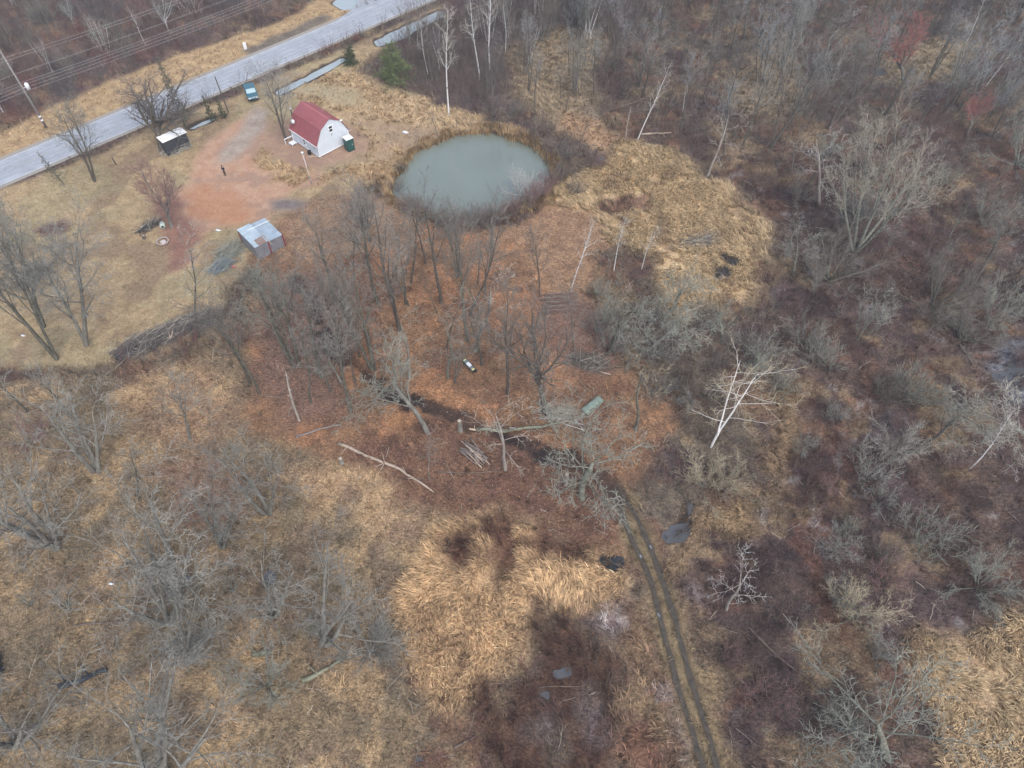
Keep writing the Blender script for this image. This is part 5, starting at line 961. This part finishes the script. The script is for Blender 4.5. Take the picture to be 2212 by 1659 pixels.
# ------------------------------------------------------------------ heaps and logs
def wood(name, label, pts, r, m, group=None, cat='log', knots=3, seed=0):
    """log lying along reading positions (u, v, z)"""
    R = np.random.default_rng(seed+abs(int(pts[0][0]))); P = [G(*q[:2])+np.array((0, 0, (q[2] if len(q) > 2 else 0)+r*.8)) for q in pts]
    F = []; 
    for a, b_ in zip(P[:-1], P[1:]):
        for t in np.linspace(0, 1, 4)[:-1]: F.append(a*(1-t)+b_*t+R.normal(0, r*.25, 3)*np.array((1, 1, .3)))
    F.append(P[-1]); n_ = len(F); mb = MB(); mb.tube(F, [r*(1-.45*i/(n_-1))*R.uniform(.88, 1.1) for i in range(n_)], 8)
    o = mb.build(name, m, None, smooth=True); tag(o, label, cat, group)
    for i in range(knots):
        k_ = R.integers(1, n_-1); d = R.normal(0, 1, 3); d[2] = abs(d[2])*.6; d = d/np.linalg.norm(d)*r*R.uniform(3, 8); mb = MB(); mb.tube([F[k_], F[k_]+d*.6+np.array((0, 0, .05)), F[k_]+d], [r*.3, r*.22, r*.1], 5); mb.build('branch_stub', m, o)
    return o
wood('fallen_log', 'long pale fallen trunk lying below the muddy track', [(732, 958), (790, 985), (850, 1008), (895, 1035), (938, 1065)], .19, M['log_pale'], knots=7)
wood('fallen_log', 'mossy fallen trunk with a torn pale end beside the muddy track', [(1030, 930), (1090, 933), (1150, 925), (1210, 915)], .21, M['log_olive'], knots=6)
wood('torn_log', 'bright torn end of a log beside the muddy track', [(1014, 927), (1030, 931), (1048, 930)], .12, mat('fresh_wood', (.60, .47, .34), .9, .2, 3), knots=2)
for i, (a, b_) in enumerate((((1165, 905), (1215, 903)), ((1200, 903), (1262, 918)), ((1215, 915), (1262, 930)), ((1240, 905), (1262, 932)), ((1100, 925), (1136, 927)))):
    wood('pale_branch', 'white broken branch left of the tarp-covered woodpile', [a, b_], .07, M['twig_white'], 'white branches by the woodpile', 'branch', 2, i)
wood('fallen_log', 'dark log lying left to right behind the wide brush at the clearing edge', [(640, 945), (690, 928), (735, 918)], .14, M['log_grey'], knots=4)
wood('fallen_log', 'thin dark fallen trunk in the rough grass at lower left', [(155, 1352), (250, 1345), (345, 1338)], .12, M['log_brown'], knots=3)
wood('fallen_log', 'mossy log with a pale cut end left of the golden marsh grass', [(655, 1470), (700, 1450), (740, 1425)], .22, M['log_olive'], knots=4)
wood('fallen_log', 'dark broken log with a mossy end in the rough grass', [(545, 1415), (590, 1410)], .26, M['log_olive'], knots=3)
wood('fallen_log', 'black log with a pale split side at the lower left', [(130, 1487), (180, 1470), (235, 1448)], .3, M['dark_metal'], knots=5)
wood('fallen_log', 'dark stump end cut by the left edge', [(-20, 1430), (8, 1455)], .8, M['dark_metal'], knots=2)
wood('fallen_log', 'heavy dark limb slanting at the left edge', [(-30, 1185), (30, 1130), (60, 1110)], .22, M['log_brown'], knots=3)
wood('fallen_log', 'dark log at the lower edge near the brown wetland', [(980, 1618), (1030, 1588)], .14, M['log_brown'], knots=3)
wood('fallen_log', 'dark stick lying across the grey pool', [(1165, 1485), (1200, 1482), (1255, 1484)], .06, M['log_brown'], knots=1)
wood('fallen_log', 'long dark fallen trunk in the shrubs right of the rutted track', [(1610, 1350), (1680, 1420), (1790, 1500)], .12, M['log_brown'], knots=6)
wood('fallen_log', 'leaning dark dead trunk in the shrubs at the right', [(2070, 745), (2090, 770), (2100, 790)], .17, M['log_brown'], knots=3)
wood('fallen_log', 'pale tan log in red leaves below the branch heap', [(1272, 795), (1318, 810)], .12, M['log_pale'], knots=1)
wood('fallen_log', 'brown log in the right wood behind the leaning birch', [(1385, 292), (1450, 288)], .18, M['log_pale'], knots=2)
wood('fallen_log', 'dark slanting fallen trunk in the right wood', [(1320, 240), (1370, 222), (1420, 205)], .16, M['log_brown'], knots=4)
wood('fallen_log', 'thin fallen trunk left of the leaning birch', [(1355, 245), (1405, 237)], .1, M['log_grey'], knots=2)
wood('fallen_log', 'pale log lying in the shrubs below the tan grass', [(1480, 675), (1532, 655)], .16, M['log_pale'], knots=2)
wood('plank', 'pale plank leaning in the shrubs left of the white birch', [(1528, 855), (1548, 832)], .15, M['log_pale'], cat='plank', knots=0)
wood('plank', 'bright stick parallel to the tarp-covered woodpile', [(1779, 907), (1803, 887)][0:0] or [(1282, 906), (1305, 886)], .045, M['log_pale'], cat='stick', knots=0)
wood('plank', 'stick right beside the tarp-covered woodpile', [(1272, 900), (1290, 884)], .04, M['log_pale'], cat='stick', knots=0)
wood('fallen_log', 'dark thin trunk below the heap of poles', [(940, 1020), (1010, 1022), (1085, 1018)], .08, M['log_brown'], knots=3)
# heap of poles on the leaves below the track
R_ = np.random.default_rng(44)
for i in range(24):
    c = np.array((1025+R_.normal(0, 6), 982+R_.normal(0, 6))); an = math.radians(44+R_.normal(0, 10)); l = R_.uniform(20, 38); d = np.array((math.cos(an), math.sin(an)*.8))*l
    wood('wood_pole', 'weathered grey pole in the loose heap on the leaves', [(*(c-d), .05+i*.02), (*(c+d), .05+i*.02)], .085, M['log_grey'] if i % 3 else M['log_pale'], 'poles of the heap', 'pole', 0, i)
# stack of long poles
for i in range(15):
    v = 633+i*3.0; du = R_.uniform(-14, 8); wood('wood_pole', 'long reddish-grey pole in the neat stack at the back of the clearing', [(1172+du+i*.8, v+3, .03+.02*(i % 4)), (1245+du*.6+i*.6, v-2, .03+.02*(i % 4))], .075, [M['log_grey'], M['log_red'], M['log_brown']][i % 3], 'poles of the stack', 'pole', 0, i)
wood('wood_pole', 'red-brown pole sticking out to the right of the neat stack', [(1222, 664), (1275, 655)], .08, M['log_red'], cat='pole', knots=0)
wood('wood_pole', 'red-brown pole in front of the neat stack', [(1214, 668), (1262, 661)], .08, M['log_red'], cat='pole', knots=0)
def brush(name, label, path, wd, ht, n_, m, mm, seed, ln=(1.2, 2.6), r=.022, cat='brush pile'):
    R = np.random.default_rng(seed); P = np.array([G(*q)[:2] for q in path]); sg = np.r_[0, np.cumsum(np.linalg.norm(np.diff(P, axis=0), axis=1))]
    e = empty(name, (*P[0], 0)); tag(e, label, cat); t = R.random(n_)*sg[-1]; c = np.stack([np.interp(t, sg, P[:, 0]), np.interp(t, sg, P[:, 1])], -1)-P[0]
    q = R.normal(0, 1, (n_, 2)); rr = np.minimum(np.linalg.norm(q, axis=1), 1.6)/1.6; c = c+q/np.linalg.norm(q, axis=1, keepdims=True)*rr[:, None]*wd/2
    z = ht*(1-rr**1.5)*R.random(n_)+.05; dirp = (P[-1]-P[0])/np.linalg.norm(P[-1]-P[0]); az = math.atan2(dirp[1], dirp[0])+R.normal(0, .7, n_); el = R.normal(.05, .22, n_); L_ = R.uniform(*ln, n_)
    d = np.stack([np.cos(az)*np.cos(el), np.sin(az)*np.cos(el), np.sin(el)], -1); pos = np.c_[c, z]-d*(L_/2)[:, None]; PP, RR = grow(pos, d, L_*1.25, np.full(n_, r*1.3), np.full(n_, r*.6), 4, .12, -.02, R)
    p2, d2, L2, r2 = kids(PP, RR, L_, 4, .2, 1, .4, .9, .35, .3, .7, R, 0, r*.5); P2, R2 = grow(p2, d2, L2, r2, r2*.5, 3, .12, 0, R)
    a = tubes(PP, RR, 4)[:3]; b_ = tubes(P2, R2, 3)[:3]; V, Q, T = join([a, b_]); link('stick_tangle', mesh_np('stick_tangle', V, Q, T, [m], False), e)
    s_ = R.permutation(n_)[:n_//7]; d3 = d[s_].copy(); d3[:, 2] = np.abs(R.normal(.12, .25, len(s_))); P3, R3 = grow(pos[s_]+np.array((0, 0, ht*.25)), d3, L_[s_]*1.3, np.full(len(s_), r*1.1), np.full(len(s_), r*.5), 5, .14, 0, R); a = tubes(P3, R3, 4)[:3]; link('loose_sticks', mesh_np('loose_sticks', *a, [M['twig_pale']], False), e)
    mb = MB(); k_ = 12
    mids = [P[0]+(P[-1]-P[0])*0]; 
    for s_ in np.arange(0, sg[-1]+.01, max(.6, wd*.3)):
        x = np.interp(s_, sg, P[:, 0])-P[0][0]; y = np.interp(s_, sg, P[:, 1])-P[0][1]; mb.tube([(x, y, -.05), (x+.1, y, ht*.16), (x, y+.05, ht*.3)], [wd*(.24+.1*R.random()), wd*(.15+.08*R.random()), wd*.04], 7)
    mb.build('core', mm, e, smooth=True); return e
brush('brush_pile', 'long dark brush pile on the lawn with pale logs on top', [(265, 768), (330, 735), (390, 712), (450, 690)], 3.1, 1.5, 1100, M['twig_dark'], M['dark_metal'], 1)
for a, b_, lb in (((362, 708), (372, 738), 'left leg of the triangle'), ((380, 705), (373, 740), 'right leg of the triangle'), ((352, 713), (382, 709), 'top bar of the triangle'), ((385, 705), (420, 700), 'long pale bar beside the triangle')):
    wood('pale_log', 'pale log on the long dark brush pile, the %s' % lb, [(*a, .5), (*b_, .6)], .12, M['log_pale'], 'logs on the brush pile', 'log', 0)
brush('brush_pile', 'round purple-black brush heap between the lawn trees at left', [(52, 612), (85, 590), (100, 585)], 3.0, 1.0, 260, M['twig_dark'], M['dark_metal'], 2)
brush('brush_pile', 'grey-green twig heap directly left of the metal shed', [(480, 552), (515, 535)], 2.4, .8, 260, M['twig_lichen'], M['bark_olive'], 3)
brush('brush_pile', 'blue-grey heap lower left of the metal shed', [(462, 585), (490, 570)], 1.7, .7, 180, M['blue_grey'], M['dark_metal'], 4)
brush('brush_pile', 'grey cut branches piled in front of the white-roofed shed', [(362, 328), (392, 322)], 2.2, 1.0, 220, M['twig_pale'], M['dark_metal'], 5)
brush('brush_pile', 'dark branch heap in the clearing above the tarp-covered woodpile', [(1245, 775), (1300, 790)], 2.4, .6, 220, M['twig_brown'], M['log_brown'], 6)
brush('brush_pile', 'dark brush tangle at the right end of the mossy fallen trunk', [(1180, 890), (1240, 900)], 2.2, .5, 200, M['twig_pale'], M['log_brown'], 7)
brush('brush_pile', 'small purple brush heap at the far left lawn', [(95, 500), (140, 492)], 2.0, .5, 150, M['twig_wine'], M['log_brown'], 8)
brush('brush_pile', 'grey brush tangle below the leaning trunks in the rough grass', [(370, 1410), (430, 1400)], 2.2, .6, 200, M['twig_grey'], M['log_brown'], 9)
brush('brush_pile', 'dark brush strip left of the drum under the red maple', [(305, 500), (340, 480)], 1.6, .4, 130, M['twig_dark'], M['log_brown'], 10)
brush('brush_pile', 'dark sedge clump in the tan marsh grass', [(1480, 530), (1540, 520)], 2.0, .8, 260, M['twig_dark'], M['log_brown'], 11, cat='clump')
# woodpile under a tarp
at_ = math.atan2(1.76, 1.9); e = empty('tarp_woodpile', (9.2, 49.6, 0), at_); tag(e, 'low woodpile under a grey-green tarp in the red leaves', 'woodpile')
mb = MB(); nx_, ny_ = 15, 7; V_ = []; F_ = []
R_ = np.random.default_rng(9)
for i in range(nx_):
    for j in range(ny_):
        x = -1.42+2.84*i/(nx_-1); y = -.55+1.1*j/(ny_-1); ed = abs(y)/.55; z = .78-.06*abs(math.sin(x*3))-.09*ed**2+R_.normal(0, .018)-(.18 if ed > .99 else 0)-(.10 if ed > .6 else 0)*abs(math.sin(x*5))*.4; z -= .05*(i in (0, nx_-1)); z += -.05*math.exp(-((y-.06)/.07)**2)*(abs(x) < .7); V_.append((x, y, z))
for i in range(nx_-1):
    for j in range(ny_-1): a = i*ny_+j; F_.append((a, a+ny_, a+ny_+1, a+1))
mb.add(V_, F_); tp = mb.build('tarp', M['tarp'], e, smooth=True); sm = tp.modifiers.new('thickness', 'SOLIDIFY'); sm.thickness = .02
for y in (-.36, -.12, .12, .36):
    for z in (.12, .34, .54):
        mb = MB(); mb.tube([(-1.28+R_.normal(0, .03), y, z), (1.28+R_.normal(0, .03), y, z)], .105, 9); mb.build('stacked_log', M['log_pale'] if (y, z) == (.12, .54) else M['log_brown'], e)
# narrow dark rack with white and yellow boxes
t0_, t1_ = np.array((-5.77, 56.53)), np.array((-4.34, 54.61)); c = (t0_+t1_)/2; e = empty('dark_rack', (*c, 0), math.atan2(*(t1_-t0_)[::-1])); tag(e, 'narrow dark rack with a white panel and yellow ends on orange leaves', 'rack')
mb = MB(); [mb.box((0, s_*.27, .34), (2.3, .05, .14)) for s_ in (-1, 1)]; [mb.box((x, 0, .3), (.06, .5, .06)) for x in (-1.1, -.5, .2, .75, 1.1)]; fr = mb.build('frame', M['dark_metal'], e)
for x in (-1.0, 1.0):
    for s_ in (-1, 1): mb = MB(); mb.box((x, s_*.25, .14), (.07, .07, .3)); mb.build('leg', M['dark_metal'], e)
mb = MB(); mb.box((-.8, 0, .40), (.46, .44, .12)); mb.build('side_box', M['blue_grey'], e, .01)
mb = MB(); mb.box((-.2, 0, .43), (.66, .42, .14)); mb.build('white_panel', M['trim'], e, .01)
mb = MB(); mb.box((.36, 0, .40), (.36, .44, .1)); mb.build('side_box', M['blue_grey'], e, .01)
for x, l in ((.72, .24), (-1.06, .14)): mb = MB(); mb.box((x, -.02, .44), (l, .36, .12)); mb.build('yellow_end', M['yellow'], e, .01)
mb = MB(); mb.tube([(1.02, 0, .36), (1.02, 0, .5)], [.16, .13], 10); mb.build('black_cap', M['tyre'], e)
# ------------------------------------------------------------------ person
B = G(487, 379); e = empty('person', tuple(B), math.radians(-25)); tag(e, 'person in a dark jacket and brown trousers on the red dirt, hands together', 'person')
def skin_obj(name, nodes, edges, m, sub=1):
    me = bpy.data.meshes.new(name); me.from_pydata([q[0] for q in nodes], edges, []); o = link(name, me, e); sk = o.modifiers.new('skin', 'SKIN'); sk.use_smooth_shade = True
    for i, q in enumerate(nodes):
        d = me.skin_vertices[0].data[i]; d.radius = (q[1], q[2] if len(q) > 2 else q[1]); d.use_root = i == 0
    s = o.modifiers.new('sub', 'SUBSURF'); s.levels = sub; s.render_levels = sub; me.materials.append(m); return o
ND = [((0, 0, .96), .13, .1), ((0, .01, 1.12), .13, .095), ((0, .0, 1.34), .15, .10), ((0, -.01, 1.47), .06), ((0, -.03, 1.56), .055), ((0, -.05, 1.66), .09, .1), ((0, -.045, 1.75), .075, .085)]; ED = [(0, 1), (1, 2), (2, 3), (3, 4), (4, 5), (5, 6)]
for s_ in (-1, 1):
    b0 = len(ND); ND += [((s_*.2, 0, 1.42), .06), ((s_*.25, .02, 1.15), .045), ((s_*.11, -.24, 1.08), .035), ((s_*.07, -.31, 1.09), .038, .02)]; ED += [(2, b0), (b0, b0+1), (b0+1, b0+2), (b0+2, b0+3)]
    for k_, (dx, dz, ll) in enumerate(((-.025, .0, .06), (-.01, .005, .075), (.008, .003, .07), (.024, -.003, .055), (-.035, .03, .045))):
        i = len(ND); ND += [((s_*(.07+dx*.9), -.345, 1.09+dz), .009), ((s_*(.06+dx), -.345-ll*.5, 1.085+dz), .008), ((s_*(.045+dx*.8), -.35-ll*.7, 1.06+dz), .007)]; ED += [(b0+3, i), (i, i+1), (i+1, i+2)]
    b0 = len(ND); ND += [((s_*.1, 0, .88), .085), ((s_*.12, -.01, .5), .06), ((s_*.13, .02, .1), .042), ((s_*.14, -.13, .045), .04, .03)]; ED += [(0, b0), (b0, b0+1), (b0+1, b0+2), (b0+2, b0+3)]
body = skin_obj('body', ND, ED, M['skin'])
JN = [((0, 0, .92), .185, .145), ((0, .01, 1.12), .175, .14), ((0, 0, 1.36), .185, .135), ((0, -.015, 1.47), .085)]; JE = [(0, 1), (1, 2), (2, 3)]
for s_ in (-1, 1): b0 = len(JN); JN += [((s_*.2, 0, 1.42), .085), ((s_*.25, .02, 1.15), .07), ((s_*.13, -.21, 1.085), .052)]; JE += [(2, b0), (b0, b0+1), (b0+1, b0+2)]
skin_obj('jacket', JN, JE, M['jacket'])
TN = [((0, 0, .96), .15, .12)]; TE = []
for s_ in (-1, 1): b0 = len(TN); TN += [((s_*.1, 0, .86), .105), ((s_*.12, -.01, .5), .078), ((s_*.13, .02, .08), .066)]; TE += [(0, b0), (b0, b0+1), (b0+1, b0+2)]
skin_obj('trousers', TN, TE, M['trouser'])
for s_ in (-1, 1): mb = MB(); mb.tube([(s_*.13, .07, .05), (s_*.135, -.04, .055), (s_*.14, -.16, .04), (s_*.14, -.2, .035)], [.045, .055, .05, .02], 8); mb.build('shoe', M['tyre'], e, smooth=True)
mb = MB(); mb.tube([(0, -.02, 1.66), (0, -.025, 1.74), (0, -.03, 1.81), (0, -.035, 1.845)], [.108, .112, .085, .03], 12); mb.build('hair', M['hair'], e, smooth=True)
for s_ in (-1, 1): mb = MB(); mb.tube([(s_*.035, -.145, 1.675), (s_*.035, -.152, 1.675)], [.012, .008], 6); mb.build('eye', M['tyre'], e)
mb = MB(); mb.tube([(0, -.14, 1.67), (0, -.17, 1.645), (0, -.15, 1.635)], [.008, .016, .012], 6); mb.build('nose', M['skin'], e, smooth=True)
mb = MB(); mb.tube([(-.025, -.142, 1.61), (0, -.15, 1.607), (.025, -.142, 1.61)], [.005, .008, .005], 5); mb.build('mouth', M['pink'], e)
qv = Matrix.Translation(tuple(B)) @ Matrix.Rotation(math.radians(-25), 4, 'Z'); pc = qv @ Vector((0, -.40, 1.10)); mb = MB(); mb.box(tuple(pc), (.22, .14, .05), math.radians(-25)); tag(mb.build('hand_controller', M['steel'], None, .01), 'small grey object held in the hands of the person', 'controller')
# ------------------------------------------------------------------ air
mb = MB(); mb.box((0, 150, 37.5), (3400, 3400, 80.0)); hm = bpy.data.materials.new('haze'); hm.use_nodes = True; n = hm.node_tree.nodes; n.remove(n['Principled BSDF'])
pv = n.new('ShaderNodeVolumePrincipled'); pv.inputs['Color'].default_value = (.84, .92, 1, 1); pv.inputs['Density'].default_value = .00055; pv.inputs['Anisotropy'].default_value = .2
hm.node_tree.links.new(pv.outputs[0], n['Material Output'].inputs['Volume']); hz = mb.build('haze', hm, None); tag(hz, 'thin pale haze in the air', 'haze', kind='stuff')
